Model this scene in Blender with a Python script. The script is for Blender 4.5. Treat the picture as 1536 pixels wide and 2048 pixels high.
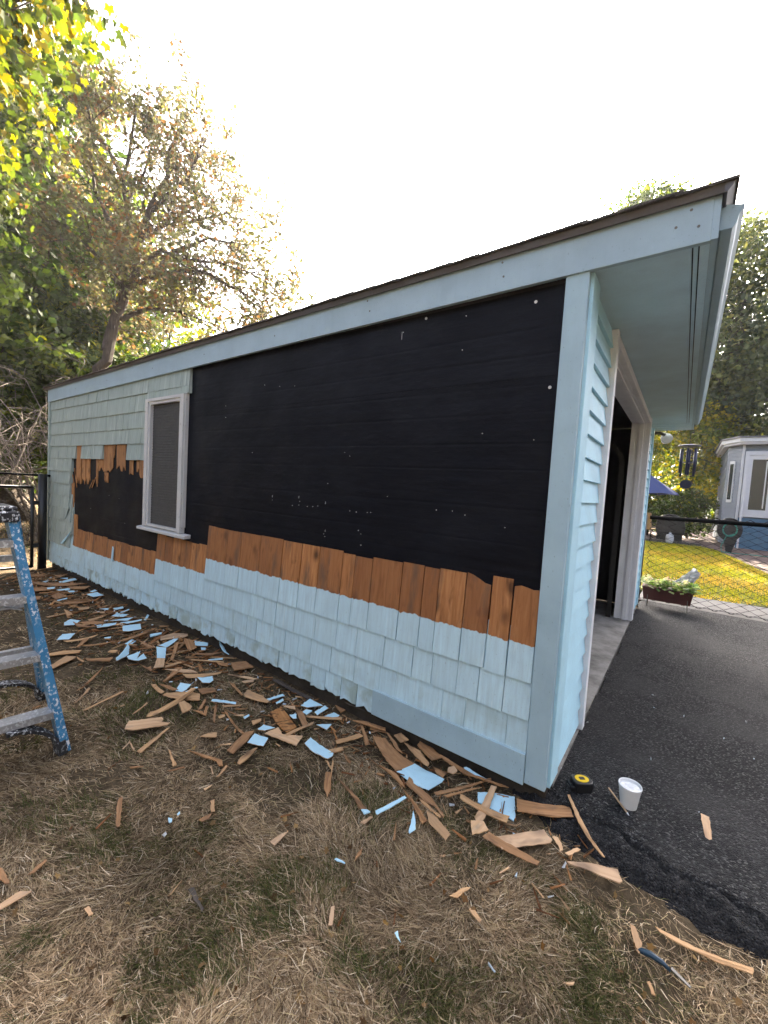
import bpy, bmesh, math, random
import numpy as np
from mathutils import Vector, Matrix, Euler

SC = bpy.context.scene
for _o in list(bpy.data.objects):
    bpy.data.objects.remove(_o, do_unlink=True)
COL = SC.collection
R_ = math.radians

# ------------------------------------------------------------------ camera, sky, sun, exposure
cam_data = bpy.data.cameras.new('camera')
cam_data.sensor_fit = 'HORIZONTAL'
cam_data.sensor_width = 36.0
cam_data.lens = 36.0 * 822.9 / 1536.0
cam_data.clip_start = 0.02
cam_data.clip_end = 2000.0
camera = bpy.data.objects.new('camera', cam_data)
COL.objects.link(camera)
camera.location = (0.3749, -1.8105, 1.2428)
camera.rotation_euler = (1.5113, -0.0605, 0.6314)
SC.camera = camera

SUN_AZ = 21.0      # degrees from +y towards -x
SUN_EL = 27.0
world = bpy.data.worlds.new('World')
SC.world = world
world.use_nodes = True
wn = world.node_tree
wn.nodes.clear()
w_out = wn.nodes.new('ShaderNodeOutputWorld')
w_bg = wn.nodes.new('ShaderNodeBackground')
w_sky = wn.nodes.new('ShaderNodeTexSky')
w_sky.sky_type = 'NISHITA'
w_sky.sun_disc = False
w_sky.sun_elevation = R_(SUN_EL)
w_sky.sun_rotation = R_(-SUN_AZ)
w_sky.air_density = 0.30
w_sky.dust_density = 6.5
w_sky.ozone_density = 0.1
w_haze = wn.nodes.new('ShaderNodeHueSaturation')      # thin even high haze: a paler sky
w_haze.inputs['Saturation'].default_value = 0.66
wn.links.new(w_sky.outputs[0], w_haze.inputs['Color'])
wn.links.new(w_haze.outputs[0], w_bg.inputs[0])
w_bg.inputs[1].default_value = 0.15
wn.links.new(w_bg.outputs[0], w_out.inputs[0])

sun_data = bpy.data.lights.new('sun', 'SUN')
sun_data.energy = 4.6
sun_data.angle = R_(0.6)
sun_data.color = (1.0, 0.86, 0.66)
sun = bpy.data.objects.new('sun', sun_data)
COL.objects.link(sun)
_sd = Vector((-math.sin(R_(SUN_AZ)) * math.cos(R_(SUN_EL)), math.cos(R_(SUN_AZ)) * math.cos(R_(SUN_EL)), math.sin(R_(SUN_EL))))
sun.rotation_euler = _sd.to_track_quat('Z', 'Y').to_euler()
sun.location = (-8, 20, 14)

SC.view_settings.view_transform = 'Standard'
SC.view_settings.look = 'None'
SC.view_settings.exposure = 3.5
SC.view_settings.gamma = 1.0
SC.view_settings.use_curve_mapping = False
SC.render.engine = 'CYCLES'
SC.cycles.use_denoising = True
SC.cycles.max_bounces = 8
SC.cycles.diffuse_bounces = 3
SC.cycles.transparent_max_bounces = 12
SC.cycles.sample_clamp_indirect = 6.0

# ------------------------------------------------------------------ helpers
def put(name, me, parent=None, loc=(0, 0, 0), rot=(0, 0, 0)):
    o = bpy.data.objects.new(name, me)
    COL.objects.link(o)
    o.location = loc
    o.rotation_euler = rot
    if parent is not None:
        o.parent = parent
    return o

def tag(o, label=None, cat=None, group=None, kind=None):
    if label: o['label'] = label
    if cat: o['category'] = cat
    if group: o['group'] = group
    if kind: o['kind'] = kind
    return o

def thing(name, label, cat, loc=(0, 0, 0), rot=(0, 0, 0), group=None, parent=None):
    return tag(put(name, None, parent, loc, rot), label, cat, group)

class MB:
    """collects simple shapes into one mesh"""
    def __init__(s):
        s.v = []; s.f = []; s.m = []; s.cur = 0
    def _add(s, vs, fs):
        b = len(s.v)
        s.v += [tuple(q) for q in vs]
        s.f += [tuple(b + i for i in f) for f in fs]
        s.m += [s.cur] * len(fs)
    def box(s, x0, x1, y0, y1, z0, z1):
        s._add([(x0, y0, z0), (x1, y0, z0), (x1, y1, z0), (x0, y1, z0), (x0, y0, z1), (x1, y0, z1), (x1, y1, z1), (x0, y1, z1)],
               [(0, 3, 2, 1), (4, 5, 6, 7), (0, 1, 5, 4), (1, 2, 6, 5), (2, 3, 7, 6), (3, 0, 4, 7)])
        return s
    def hexa(s, p):
        s._add(p, [(0, 3, 2, 1), (4, 5, 6, 7), (0, 1, 5, 4), (1, 2, 6, 5), (2, 3, 7, 6), (3, 0, 4, 7)])
        return s
    def bar(s, a, b, w, h, up=(0, 0, 1)):
        a = Vector(a); b = Vector(b)
        d = (b - a).normalized()
        u = Vector(up)
        if abs(d.dot(u)) > .98: u = Vector((1, 0, 0))
        sx = d.cross(u).normalized() * (w / 2)
        sy = sx.cross(d).normalized() * (h / 2)
        s.hexa([a - sx - sy, a + sx - sy, a + sx + sy, a - sx + sy, b - sx - sy, b + sx - sy, b + sx + sy, b - sx + sy])
        return s
    def tube(s, pts, r, n=8, cap=True):
        pts = [Vector(p) for p in pts]
        rs = r if isinstance(r, (list, tuple)) else [r] * len(pts)
        rings = []
        prev = None
        for i, p in enumerate(pts):
            d = (pts[min(i + 1, len(pts) - 1)] - pts[max(i - 1, 0)])
            d = d.normalized() if d.length > 1e-9 else Vector((0, 0, 1))
            if prev is None:
                u = Vector((0, 0, 1)) if abs(d.z) < .9 else Vector((1, 0, 0))
                a = d.cross(u).normalized()
            else:
                a = (prev - d * prev.dot(d)).normalized()
            prev = a
            b = d.cross(a)
            rings.append([p + (a * math.cos(2 * math.pi * k / n) + b * math.sin(2 * math.pi * k / n)) * rs[i] for k in range(n)])
        base = [q for ring in rings for q in ring]
        fs = []
        for i in range(len(pts) - 1):
            for k in range(n):
                k2 = (k + 1) % n
                fs.append((i * n + k, i * n + k2, (i + 1) * n + k2, (i + 1) * n + k))
        if cap:
            fs.append(tuple(range(n - 1, -1, -1)))
            fs.append(tuple((len(pts) - 1) * n + k for k in range(n)))
        s._add(base, fs)
        return s
    def lathe(s, prof, c=(0, 0, 0), n=24, close=True):
        vs = []; fs = []
        for r, z in prof:
            for k in range(n):
                a = 2 * math.pi * k / n
                vs.append((c[0] + r * math.cos(a), c[1] + r * math.sin(a), c[2] + z))
        for i in range(len(prof) - 1):
            for k in range(n):
                k2 = (k + 1) % n
                fs.append((i * n + k, i * n + k2, (i + 1) * n + k2, (i + 1) * n + k))
        if close:
            fs.append(tuple(range(n - 1, -1, -1)))
            fs.append(tuple((len(prof) - 1) * n + k for k in range(n)))
        s._add(vs, fs)
        return s
    def prism(s, poly, z0, z1, axis='z'):
        n = len(poly)
        def P(a, b, c):
            return {'z': (a, b, c), 'y': (a, c, b), 'x': (c, a, b)}[axis]
        vs = [P(a, b, z0) for a, b in poly] + [P(a, b, z1) for a, b in poly]
        fs = [tuple(range(n - 1, -1, -1)), tuple(range(n, 2 * n))]
        for i in range(n):
            j = (i + 1) % n
            fs.append((i, j, n + j, n + i))
        s._add(vs, fs)
        return s
    def mesh(s, name, mats, smooth=False):
        me = bpy.data.meshes.new(name)
        me.from_pydata(s.v, [], s.f)
        for m in (mats if isinstance(mats, (list, tuple)) else [mats]):
            me.materials.append(m)
        if len(set(s.m)) > 1:
            me.polygons.foreach_set('material_index', s.m)
        if smooth:
            me.polygons.foreach_set('use_smooth', [True] * len(me.polygons))
        bm = bmesh.new(); bm.from_mesh(me)
        bmesh.ops.recalc_face_normals(bm, faces=bm.faces)
        bm.to_mesh(me); bm.free()
        me.update()
        return me
    def build(s, name, mats, parent=None, loc=(0, 0, 0), rot=(0, 0, 0), smooth=False, bevel=0):
        o = put(name, s.mesh(name, mats, smooth), parent, loc, rot)
        if bevel:
            b = o.modifiers.new('bevel', 'BEVEL'); b.width = bevel; b.segments = 2; b.limit_method = 'ANGLE'; b.angle_limit = R_(40)
        return o

def fast_mesh(name, V, F, mat, col=None, smooth=False, extra=None):
    """V (n,3) float, F (m,k) int, every face k-sided"""
    V = np.asarray(V, np.float32); F = np.asarray(F, np.int32)
    me = bpy.data.meshes.new(name)
    me.vertices.add(len(V)); me.vertices.foreach_set('co', V.ravel())
    k = F.shape[1]
    me.loops.add(F.size); me.loops.foreach_set('vertex_index', F.ravel())
    me.polygons.add(len(F))
    me.polygons.foreach_set('loop_start', np.arange(0, F.size, k, dtype=np.int32))
    try:
        me.polygons.foreach_set('loop_total', np.full(len(F), k, np.int32))
    except Exception:
        pass
    if smooth:
        me.polygons.foreach_set('use_smooth', np.ones(len(F), bool))
    me.update(calc_edges=True)
    if col is not None:
        c4 = np.ones((len(V), 4), np.float32); c4[:, :3] = col
        at = me.attributes.new('Col', 'FLOAT_COLOR', 'POINT')
        at.data.foreach_set('color', c4.ravel())
    me.materials.append(mat)
    return me

# numpy value noise
def _h(ix, iy, seed):
    n = (ix.astype(np.int64) * 374761393 + iy.astype(np.int64) * 668265263 + seed * 1442695041) & 0x7fffffff
    n = ((n ^ (n >> 13)) * 1274126177) & 0x7fffffff
    return ((n ^ (n >> 16)) & 0xffff) / 65535.0
def vnoise(x, y, seed=0):
    x = np.asarray(x, float); y = np.asarray(y, float)
    ix = np.floor(x).astype(np.int64); iy = np.floor(y).astype(np.int64)
    fx = x - ix; fy = y - iy
    fx = fx * fx * (3 - 2 * fx); fy = fy * fy * (3 - 2 * fy)
    a = _h(ix, iy, seed); b = _h(ix + 1, iy, seed); c = _h(ix, iy + 1, seed); d = _h(ix + 1, iy + 1, seed)
    return (a * (1 - fx) + b * fx) * (1 - fy) + (c * (1 - fx) + d * fx) * fy
def fbm(x, y, seed=0, oct=4):
    t = 0; a = .5
    for i in range(oct):
        t = t + a * vnoise(np.asarray(x) * 2 ** i, np.asarray(y) * 2 ** i, seed + i); a *= .5
    return t / (1 - .5 ** oct)

# ------------------------------------------------------------------ materials
class NT:
    def __init__(s, name):
        s.mat = bpy.data.materials.new(name); s.mat.use_nodes = True
        s.t = s.mat.node_tree; s.t.nodes.clear()
        s.out = s.t.nodes.new('ShaderNodeOutputMaterial')
        s.b = s.t.nodes.new('ShaderNodeBsdfPrincipled')
        s.t.links.new(s.b.outputs[0], s.out.inputs[0])
        s._co = None
    def n(s, typ, **kw):
        nd = s.t.nodes.new(typ)
        for k, v in kw.items():
            if k in nd.inputs and not hasattr(nd, k): s.set(nd.inputs[k], v)
            else: setattr(nd, k, v)
        return nd
    def set(s, sock, v):
        if isinstance(v, bpy.types.NodeSocket): s.t.links.new(v, sock)
        elif isinstance(v, (tuple, list)) and len(v) == 3 and sock.type == 'RGBA': sock.default_value = (*v, 1)
        else: sock.default_value = v
    def co(s, rand=True):
        if s._co is None:
            tc = s.t.nodes.new('ShaderNodeTexCoord')
            c = tc.outputs['Object']
            if rand:
                oi = s.t.nodes.new('ShaderNodeObjectInfo')
                ad = s.t.nodes.new('ShaderNodeVectorMath'); ad.operation = 'ADD'
                sc = s.t.nodes.new('ShaderNodeVectorMath'); sc.operation = 'SCALE'; sc.inputs[0].default_value = (13.1, 7.7, 9.3)
                s.t.links.new(oi.outputs['Random'], sc.inputs['Scale'])
                s.t.links.new(c, ad.inputs[0]); s.t.links.new(sc.outputs[0], ad.inputs[1])
                c = ad.outputs[0]
            s._co = c
        return s._co
    def mapped(s, scale, rand=True):
        m = s.t.nodes.new('ShaderNodeMapping')
        m.inputs['Scale'].default_value = scale if isinstance(scale, (tuple, list)) else (scale,) * 3
        s.t.links.new(s.co(rand), m.inputs[0])
        return m.outputs[0]
    def noise(s, scale, detail=4, rough=.55, rand=True, dist=0.0):
        nd = s.t.nodes.new('ShaderNodeTexNoise')
        s.t.links.new(s.mapped(scale, rand), nd.inputs['Vector'])
        nd.inputs['Scale'].default_value = 1.0; nd.inputs['Detail'].default_value = detail
        nd.inputs['Roughness'].default_value = rough; nd.inputs['Distortion'].default_value = dist
        return nd.outputs['Fac']
    def voro(s, scale, feature='F1', rand=True, out='Distance'):
        nd = s.t.nodes.new('ShaderNodeTexVoronoi'); nd.feature = feature
        s.t.links.new(s.mapped(scale, rand), nd.inputs['Vector']); nd.inputs['Scale'].default_value = 1.0
        return nd.outputs[out]
    def ramp(s, fac, stops):
        nd = s.t.nodes.new('ShaderNodeValToRGB')
        e = nd.color_ramp.elements
        while len(e) < len(stops): e.new(.5)
        for el, (p, c) in zip(e, stops):
            el.position = p
            el.color = (*c, 1) if isinstance(c, (tuple, list)) else (c, c, c, 1)
        s.set(nd.inputs[0], fac)
        return nd.outputs[0]
    def mix(s, fac, a, b, mode='MIX'):
        nd = s.t.nodes.new('ShaderNodeMix'); nd.data_type = 'RGBA'; nd.blend_type = mode
        s.set(nd.inputs[0], fac); s.set(nd.inputs[6], a); s.set(nd.inputs[7], b)
        return nd.outputs[2]
    def math(s, op, a, b=None, clamp=False):
        nd = s.t.nodes.new('ShaderNodeMath'); nd.operation = op; nd.use_clamp = clamp
        s.set(nd.inputs[0], a)
        if b is not None: s.set(nd.inputs[1], b)
        return nd.outputs[0]
    def attr(s, name, out='Color'):
        nd = s.t.nodes.new('ShaderNodeAttribute'); nd.attribute_name = name
        return nd.outputs[out]
    def rnd(s):
        return s.t.nodes.new('ShaderNodeObjectInfo').outputs['Random']
    def bump(s, h, strength=.3, dist=.01):
        nd = s.t.nodes.new('ShaderNodeBump'); nd.inputs['Strength'].default_value = strength; nd.inputs['Distance'].default_value = dist
        s.set(nd.inputs['Height'], h)
        s.t.links.new(nd.outputs[0], s.b.inputs['Normal'])
        return nd.outputs[0]
    def done(s, col=None, rough=None, metal=None, spec=None):
        if col is not None: s.set(s.b.inputs['Base Color'], col)
        if rough is not None: s.set(s.b.inputs['Roughness'], rough)
        if metal is not None: s.set(s.b.inputs['Metallic'], metal)
        if spec is not None: s.set(s.b.inputs['Specular IOR Level'], spec)
        return s.mat

def shade(c, k):
    return tuple(min(1, q * k) for q in c)

def simple(name, col, rough=.6, var=.18, scale=9, bump=.1, bscale=60, metal=0, spec=.5):
    t = NT(name)
    f = t.noise(scale, 5)
    c = t.ramp(f, [(.3, shade(col, 1 - var)), (.7, shade(col, 1 + var))])
    if bump: t.bump(t.noise(bscale, 3), bump, .004)
    return t.done(c, rough, metal, spec)

PAINT = (.52, .71, .79)
def paint_color(t, base=PAINT, rand=True, wear=True):
    st = t.noise((55, 55, 2.2), 4, .6, rand)
    c = t.ramp(st, [(.30, shade(base, .86)), (.5, base), (.70, shade(base, 1.13))])
    big = t.noise(3.0, 4, .6, rand)
    c = t.mix(t.ramp(big, [(.42, 0.0), (.72, .5)]), c, shade(base, .82))
    if wear:
        sp = t.noise((260, 260, 130), 2, .5, rand)
        c = t.mix(t.ramp(sp, [(.70, 0.0), (.735, .8)]), c, (.12, .12, .10))
    return c

def wood_color(t, lo, mid, hi, axis='z', rand=True):
    sc = {'z': (60, 60, 3.0), 'x': (3.0, 60, 60)}[axis]
    g = t.noise(sc, 5, .6, rand, .6)
    c = t.ramp(g, [(.25, lo), (.5, mid), (.75, hi)])
    sc2 = {'z': (9, 9, 4.5), 'x': (4.5, 9, 9)}[axis]
    k = t.noise(sc2, 2, .5, rand, 1.5)
    c = t.mix(t.ramp(k, [(.60, 0.0), (.72, .8)]), c, shade(lo, .5))
    kn = t.voro({'z': (7.5, 7.5, 5.0), 'x': (5.0, 7.5, 7.5)}[axis], 'F1', rand)
    c = t.mix(t.ramp(kn, [(.09, .95), (.17, .45), (.28, 0.0)]), c, shade(lo, .28))
    return c

def m_paint_shingle():
    t = NT('painted_shingle_paint')
    c = paint_color(t)
    moss = t.noise(7, 3, .6)
    pz = t.attr('low', 'Fac')
    c = t.mix(t.math('MULTIPLY', t.ramp(moss, [(.5, 0.0), (.68, .55)]), pz, True), c, (.20, .22, .10))
    pale = t.noise((46, 46, 2.2), 3, .6)
    c = t.mix(t.ramp(pale, [(.63, 0.0), (.70, .6)]), c, (.66, .80, .84))
    # bare wood above the paint line of shingles whose upper course was torn away
    w = wood_color(t, (.22, .088, .029), (.44, .185, .063), (.58, .28, .11), 'z')
    wr = t.rnd()
    w = t.mix(t.math('MULTIPLY', wr, .85), w, (.22, .085, .032))
    gr = t.noise((13, 13, 2.2), 4, .65)
    w = t.mix(t.ramp(gr, [(.52, 0.0), (.68, .75)]), w, (.115, .075, .05))
    edge = t.noise((26, 26, 22), 4, .6)
    bz = t.attr('bare', 'Fac')                       # metres above the paint line
    f = t.math('ADD', bz, t.math('MULTIPLY', t.math('SUBTRACT', edge, .5), .045))
    f = t.ramp(t.math('MULTIPLY', f, 200.0, True), [(.0, 0.0), (.6, 1.0)])
    c = t.mix(t.math('MULTIPLY', t.rnd(), .22), c, shade(PAINT, .72))
    c = t.mix(f, c, w)
    # dark weathering just above the paint line
    t.bump(t.noise((85, 85, 2.0), 4, .65), .45, .004)
    return t.done(c, .62, spec=.35)
def m_paint_flat(name='trim_paint', base=PAINT, wear=.55, sc=1.0):
    t = NT(name)
    f = t.noise(5, 4)
    c = t.ramp(f, [(.3, shade(base, .93)), (.7, shade(base, 1.06))])
    sp = t.noise((150 * sc, 150 * sc, 70 * sc), 2, .5)
    c = t.mix(t.ramp(sp, [(.685, 0.0), (.72, wear)]), c, (.15, .16, .14))
    st = t.noise((30, 30, 3), 4, .6)
    c = t.mix(t.ramp(st, [(.55, 0.0), (.8, .25)]), c, shade(base, .75))
    gr = t.noise(2.2, 5, .65)
    c = t.mix(t.ramp(gr, [(.50, 0.0), (.75, .35)]), c, shade(base, .62))
    t.bump(t.math('ADD', t.noise((90, 90, 9), 4, .6), t.noise(6, 2)), .35, .004)
    return t.done(c, .55, spec=.35)
def m_paint_greenlit():
    """streaked far shingle paint; its sage includes green light from the trees"""
    t = NT('greenlit_sage_paint')
    base = (.345, .420, .395)  # green cast of the tree light put into the base colour
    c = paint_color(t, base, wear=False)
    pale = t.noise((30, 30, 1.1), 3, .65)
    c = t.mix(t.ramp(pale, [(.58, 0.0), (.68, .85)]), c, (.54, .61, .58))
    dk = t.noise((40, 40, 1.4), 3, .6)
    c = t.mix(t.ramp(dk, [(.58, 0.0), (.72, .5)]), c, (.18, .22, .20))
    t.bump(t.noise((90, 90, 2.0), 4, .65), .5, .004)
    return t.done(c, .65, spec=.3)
def m_wood(name, lo, mid, hi, axis='x', rough=.7):
    t = NT(name)
    c = wood_color(t, lo, mid, hi, axis)
    r = t.rnd()
    c = t.mix(t.math('MULTIPLY', r, .5), c, (mid[0] * .55, mid[1] * .62, mid[2] * .8))
    wg = t.noise({'z': (5, 5, 2), 'x': (9, 22, 22)}[axis], 4, .65)
    c = t.mix(t.ramp(wg, [(.54, 0.0), (.70, .7)]), c, (lo[0] * .75, lo[1] * .95, lo[2] * 1.3))
    t.bump(t.noise({'z': (90, 90, 4), 'x': (4, 90, 90)}[axis], 4, .6), .4, .003)
    return t.done(c, rough, spec=.25)
def m_stained():
    t = NT('stained_cedar')
    c = wood_color(t, (.25, .10, .03), (.38, .175, .06), (.48, .24, .09), 'x')
    bnd = t.noise((38, 10, 10), 2, .5, True, 1.0)
    c = t.mix(t.ramp(bnd, [(.54, 0.0), (.62, .8)]), c, (.06, .03, .015))
    return t.done(c, .7, spec=.25)
def m_black_paper():
    t = NT('black_sheathing_paper')
    st = t.noise((1.2, 3, 95), 4, .65, False)
    c = t.ramp(st, [(.35, (.0020, .0025, .0050)), (.62, (.0040, .0050, .0095)), (.80, (.0085, .0102, .017))])
    sc = t.noise((2.5, 2.5, 260), 3, .7, False, .4)
    m = t.math('MULTIPLY', t.ramp(sc, [(.66, 0.0), (.73, .6)]), t.ramp(t.noise((2.2, 2.2, 3), 2, .5, False), [(.5, 0.0), (.62, 1.0)]))
    c = t.mix(m, c, (.060, .063, .075))
    fd = t.noise((1.3, 1.3, 2.0), 5, .65, False)
    c = t.mix(t.ramp(fd, [(.48, 0.0), (.72, .7)]), c, (.0105, .0122, .0175))
    t.bump(t.noise((3.5, 3.5, 9), 5, .6, False), .45, .012)
    return t.done(c, t.ramp(t.noise(3, 3, .5, False), [(.3, .50), (.7, .70)]), spec=.16)
def m_asphalt():
    t = NT('asphalt')
    v = t.voro(150, 'F1', False)
    vc = t.voro(150, 'F1', False, 'Color')
    sep = t.n('ShaderNodeSeparateColor'); t.set(sep.inputs[0], vc)
    c = t.ramp(sep.outputs[0], [(.0, (.0045, .0045, .005)), (.45, (.012, .012, .013)), (.80, (.032, .032, .033)), (.975, (.14, .136, .132))])
    dust = t.noise(1.7, 6, .65, False)
    c = t.mix(t.ramp(dust, [(.42, 0.0), (.58, .55)]), c, (.058, .056, .055))
    d2 = t.noise(22, 4, .6, False)
    c = t.mix(t.ramp(d2, [(.5, 0.0), (.8, .35)]), c, (.052, .051, .050))
    new = t.attr('fresh', 'Fac')
    c = t.mix(t.math('MULTIPLY', new, .85), c, t.ramp(sep.outputs[0], [(.0, (.008, .008, .009)), (.9, (.022, .022, .024)), (1.0, (.05, .05, .052))]))
    h = t.math('ADD', t.math('MULTIPLY', v, -1.0), t.math('MULTIPLY', t.noise(38, 4, .6, False), .6))
    t.bump(h, 1.0, .013)
    return t.done(c, .85, spec=.25)
def m_concrete(name, col=(.30, .27, .23), dark=.5):
    t = NT(name)
    f = t.noise(6, 6, .65, False)
    c = t.ramp(f, [(.3, shade(col, dark)), (.55, col), (.75, shade(col, 1.25))])
    sp = t.voro(70, 'F1', False)
    c = t.mix(t.ramp(sp, [(.05, .6), (.22, 0.0)]), c, shade(col, .35))
    t.bump(t.noise(60, 5, .65, False), .5, .01)
    return t.done(c, .9, spec=.2)
def m_ground():
    t = NT('dry_soil_ground')
    f = t.noise(1.1, 6, .6, False)
    c = t.ramp(f, [(.3, (.060, .044, .026)), (.5, (.125, .092, .055)), (.7, (.22, .165, .10))])
    g = t.noise(30, 5, .7, False)
    c = t.mix(t.ramp(g, [(.35, .75), (.65, 0.0)]), c, (.035, .026, .016))
    t.bump(t.noise(45, 5, .7, False), .9, .02)
    return t.done(c, .95, spec=.1)
def m_backlawn():
    t = NT('green_lawn_soil')
    f = t.noise(.9, 5, .6, False)
    c = t.ramp(f, [(.3, (.055, .075, .018)), (.55, (.10, .11, .030)), (.75, (.20, .16, .06))])
    t.bump(t.noise(50, 4, .7, False), .8, .02)
    return t.done(c, .95, spec=.1)
def m_attr(name, rough=.8, transl=0.0, spec=.2, gloss=None):
    """colour stored on the points (one colour per blade or leaf); optional light passing through"""
    t = NT(name)
    c = t.attr('Col')
    t.done(c, rough, spec=spec)
    if transl:
        tr = t.n('ShaderNodeBsdfTranslucent')
        hs = t.n('ShaderNodeHueSaturation')
        hs.inputs['Saturation'].default_value = 1.2; hs.inputs['Value'].default_value = 2.0
        t.set(hs.inputs['Color'], c)
        t.t.links.new(hs.outputs[0], tr.inputs['Color'])
        mx = t.n('ShaderNodeMixShader'); mx.inputs[0].default_value = transl
        t.t.links.new(t.b.outputs[0], mx.inputs[1]); t.t.links.new(tr.outputs[0], mx.inputs[2])
        t.t.links.new(mx.outputs[0], t.out.inputs[0])
    return t.mat
def m_bark(name, col=(.10, .08, .065)):
    t = NT(name)
    g = t.noise((22, 22, 5), 5, .65, False)
    c = t.ramp(g, [(.3, shade(col, .5)), (.55, col), (.75, shade(col, 1.7))])
    t.bump(t.noise((30, 30, 7), 5, .65, False), .8, .03)
    return t.done(c, .9, spec=.15)
def m_splatter(name, base, spl=(.75, .77, .78), amount=.60, rough=.45, metal=0):
    t = NT(name)
    c = t.ramp(t.noise(14, 4), [(.3, shade(base, .8)), (.7, shade(base, 1.15))])
    a = t.ramp(t.noise((85, 85, 60), 3, .6), [(amount, 0.0), (amount + .03, 1.0)])
    b = t.ramp(t.noise(9, 3, .6), [(.35, 0.0), (.6, 1.0)])
    c = t.mix(t.math('MULTIPLY', a, b), c, spl)
    t.bump(t.noise(120, 3), .1, .002)
    return t.done(c, rough, metal)
def m_glass(name, tint=(.02, .025, .03), rough=.08):
    t = NT(name)
    t.done(tint, rough, spec=.8)
    return t.mat
def m_roof():
    t = NT('roof_shingle_granules')
    v = t.noise(220, 2, .6)
    c = t.ramp(v, [(.3, (.045, .040, .037)), (.7, (.12, .105, .095))])
    t.bump(t.noise(260, 2), .5, .004)
    return t.done(c, .9, spec=.2)

MAT = {}
MAT['shingle'] = m_paint_shingle()
MAT['greenlit_paint'] = m_paint_greenlit()
MAT['trim'] = m_paint_flat('trim_paint', (.365, .510, .585))
MAT['clap'] = m_paint_flat('clapboard_paint', (.46, .73, .86), .25)
MAT['fascia'] = m_paint_flat('fascia_paint', (.340, .460, .535), .3)
MAT['soffit'] = m_paint_flat('soffit_paint', (.49, .65, .73), .2)
MAT['white'] = m_paint_flat('white_trim_paint', (.80, .81, .84), .35)
MAT['oldwhite'] = m_paint_flat('old_white_paint', (.56, .565, .56), .8, .6)
MAT['paper'] = m_black_paper()
MAT['asphalt'] = m_asphalt()
MAT['slab'] = m_concrete('garage_slab_concrete', (.30, .285, .26))
MAT['found'] = m_concrete('dirty_foundation', (.055, .045, .035))
MAT['walk'] = simple('walk_concrete', (.085, .080, .075), .9, .25, 5, .4, 50)
MAT['ground'] = m_ground()
MAT['backlawn'] = m_backlawn()
MAT['roof'] = m_roof()
MAT['drip'] = simple('drip_edge_metal', (.098, .096, .104), .55, .1)
MAT['b'] = m_wood('weathered_brown_cedar', (.22, .105, .045), (.40, .21, .092), (.53, .30, .15))
MAT['o'] = m_wood('orange_cedar', (.38, .195, .085), (.57, .335, .160), (.68, .44, .235))
MAT['t'] = m_wood('pale_cedar', (.50, .285, .14), (.68, .43, .235), (.76, .53, .32))
MAT['d'] = m_wood('grey_brown_wood', (.05, .038, .03), (.10, .08, .062), (.17, .135, .105))
MAT['p'] = m_paint_flat('chip_paint', (.50, .76, .88), .4)
MAT['stain'] = m_stained()
MAT['barez'] = m_wood('bare_torn_cedar', (.24, .10, .034), (.46, .215, .08), (.60, .33, .15), 'z')
MAT['dark'] = simple('garage_interior_dark', (.022, .022, .028), .9, .3, 3, .2)
MAT['galv'] = simple('galvanised_track', (.15, .14, .125), .5, .2, 20, .05, 60, .6)
MAT['black_metal'] = simple('black_coated_metal', (.012, .012, .013), .4, .2)
MAT['wire'] = simple('vinyl_coated_wire', (.010, .010, .011), .95, .1, 10, 0, 1, 0, .03)
MAT['track'] = simple('dull_steel_track', (.022, .021, .020), .55, .2, 20, .05, 60, .4)
MAT['black_plastic'] = simple('black_plastic', (.010, .010, .011), .45, .2, 30, .3, 300)
MAT['yellow'] = simple('yellow_plastic', (.78, .52, .01), .35, .06)
MAT['foam'] = simple('white_foam', (.78, .78, .77), .6, .03, 30, .2, 400)
MAT['ice'] = simple('melted_ice', (.62, .64, .66), .2, .2, 70, .6, 90)
MAT['blue_rail'] = m_splatter('blue_fibreglass_spattered', (.045, .215, .40), amount=.545)
MAT['alu'] = m_splatter('spattered_aluminium', (.45, .45, .46), amount=.54, rough=.4, metal=.5)
MAT['boot'] = m_splatter('spattered_black_rubber', (.02, .02, .022), amount=.56, rough=.6)
MAT['rag'] = simple('white_rag', (.70, .70, .72), .9, .1)
MAT['tool'] = simple('blue_tool_handle', (.015, .045, .075), .35, .3, 30)
MAT['planter'] = simple('oxblood_planter', (.085, .022, .018), .55, .2)
MAT['umb'] = simple('navy_canvas', (.028, .045, .14), .85, .12, 40)
MAT['navy'] = simple('navy_chime_metal', (.020, .025, .065), .35, .15, 20, 0, 1, .3)
MAT['house'] = simple('grey_blue_siding', (.150, .172, .205), .6, .07)
MAT['skirt'] = simple('deep_blue_skirting', (.035, .11, .185), .6, .12)
MAT['house_white'] = simple('house_white_trim', (.50, .51, .53), .5, .04)
MAT['paver'] = m_concrete('brown_pavers', (.12, .085, .075))
MAT['teal'] = simple('teal_hose', (.01, .16, .13), .4, .15)
MAT['plastic_sheet'] = simple('grey_white_sheet', (.58, .58, .60), .4, .25, 14, .4, 40)
MAT['pane'] = m_glass('window_pane')
MAT['screen'] = simple('insect_screen', (.050, .049, .047), .6, .3, 60)
MAT['blind'] = simple('dusty_blind_slats', (.056, .055, .053), .7, .25, 30)
MAT['grass'] = m_attr('grass_blade', .85, .25, .1)
MAT['leaf'] = m_attr('tree_leaf', .6, .34, .2)
MAT['leafmaple'] = m_attr('maple_leaf', .6, .32, .15)
MAT['leafdry'] = m_attr('thin_tree_leaf', .65, .22, .15)
MAT['bark'] = m_bark('grey_brown_bark', (.075, .058, .046))
MAT['twig'] = m_bark('pale_dead_twig', (.17, .145, .12))
MAT['flower'] = m_attr('petal', .7, .3, .2)
MAT['sun_lamp'] = simple('lamp_lens', (.6, .6, .58), .25, .05)
MAT['tan'] = simple('tan_cushion', (.40, .26, .15), .8, .15)

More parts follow.
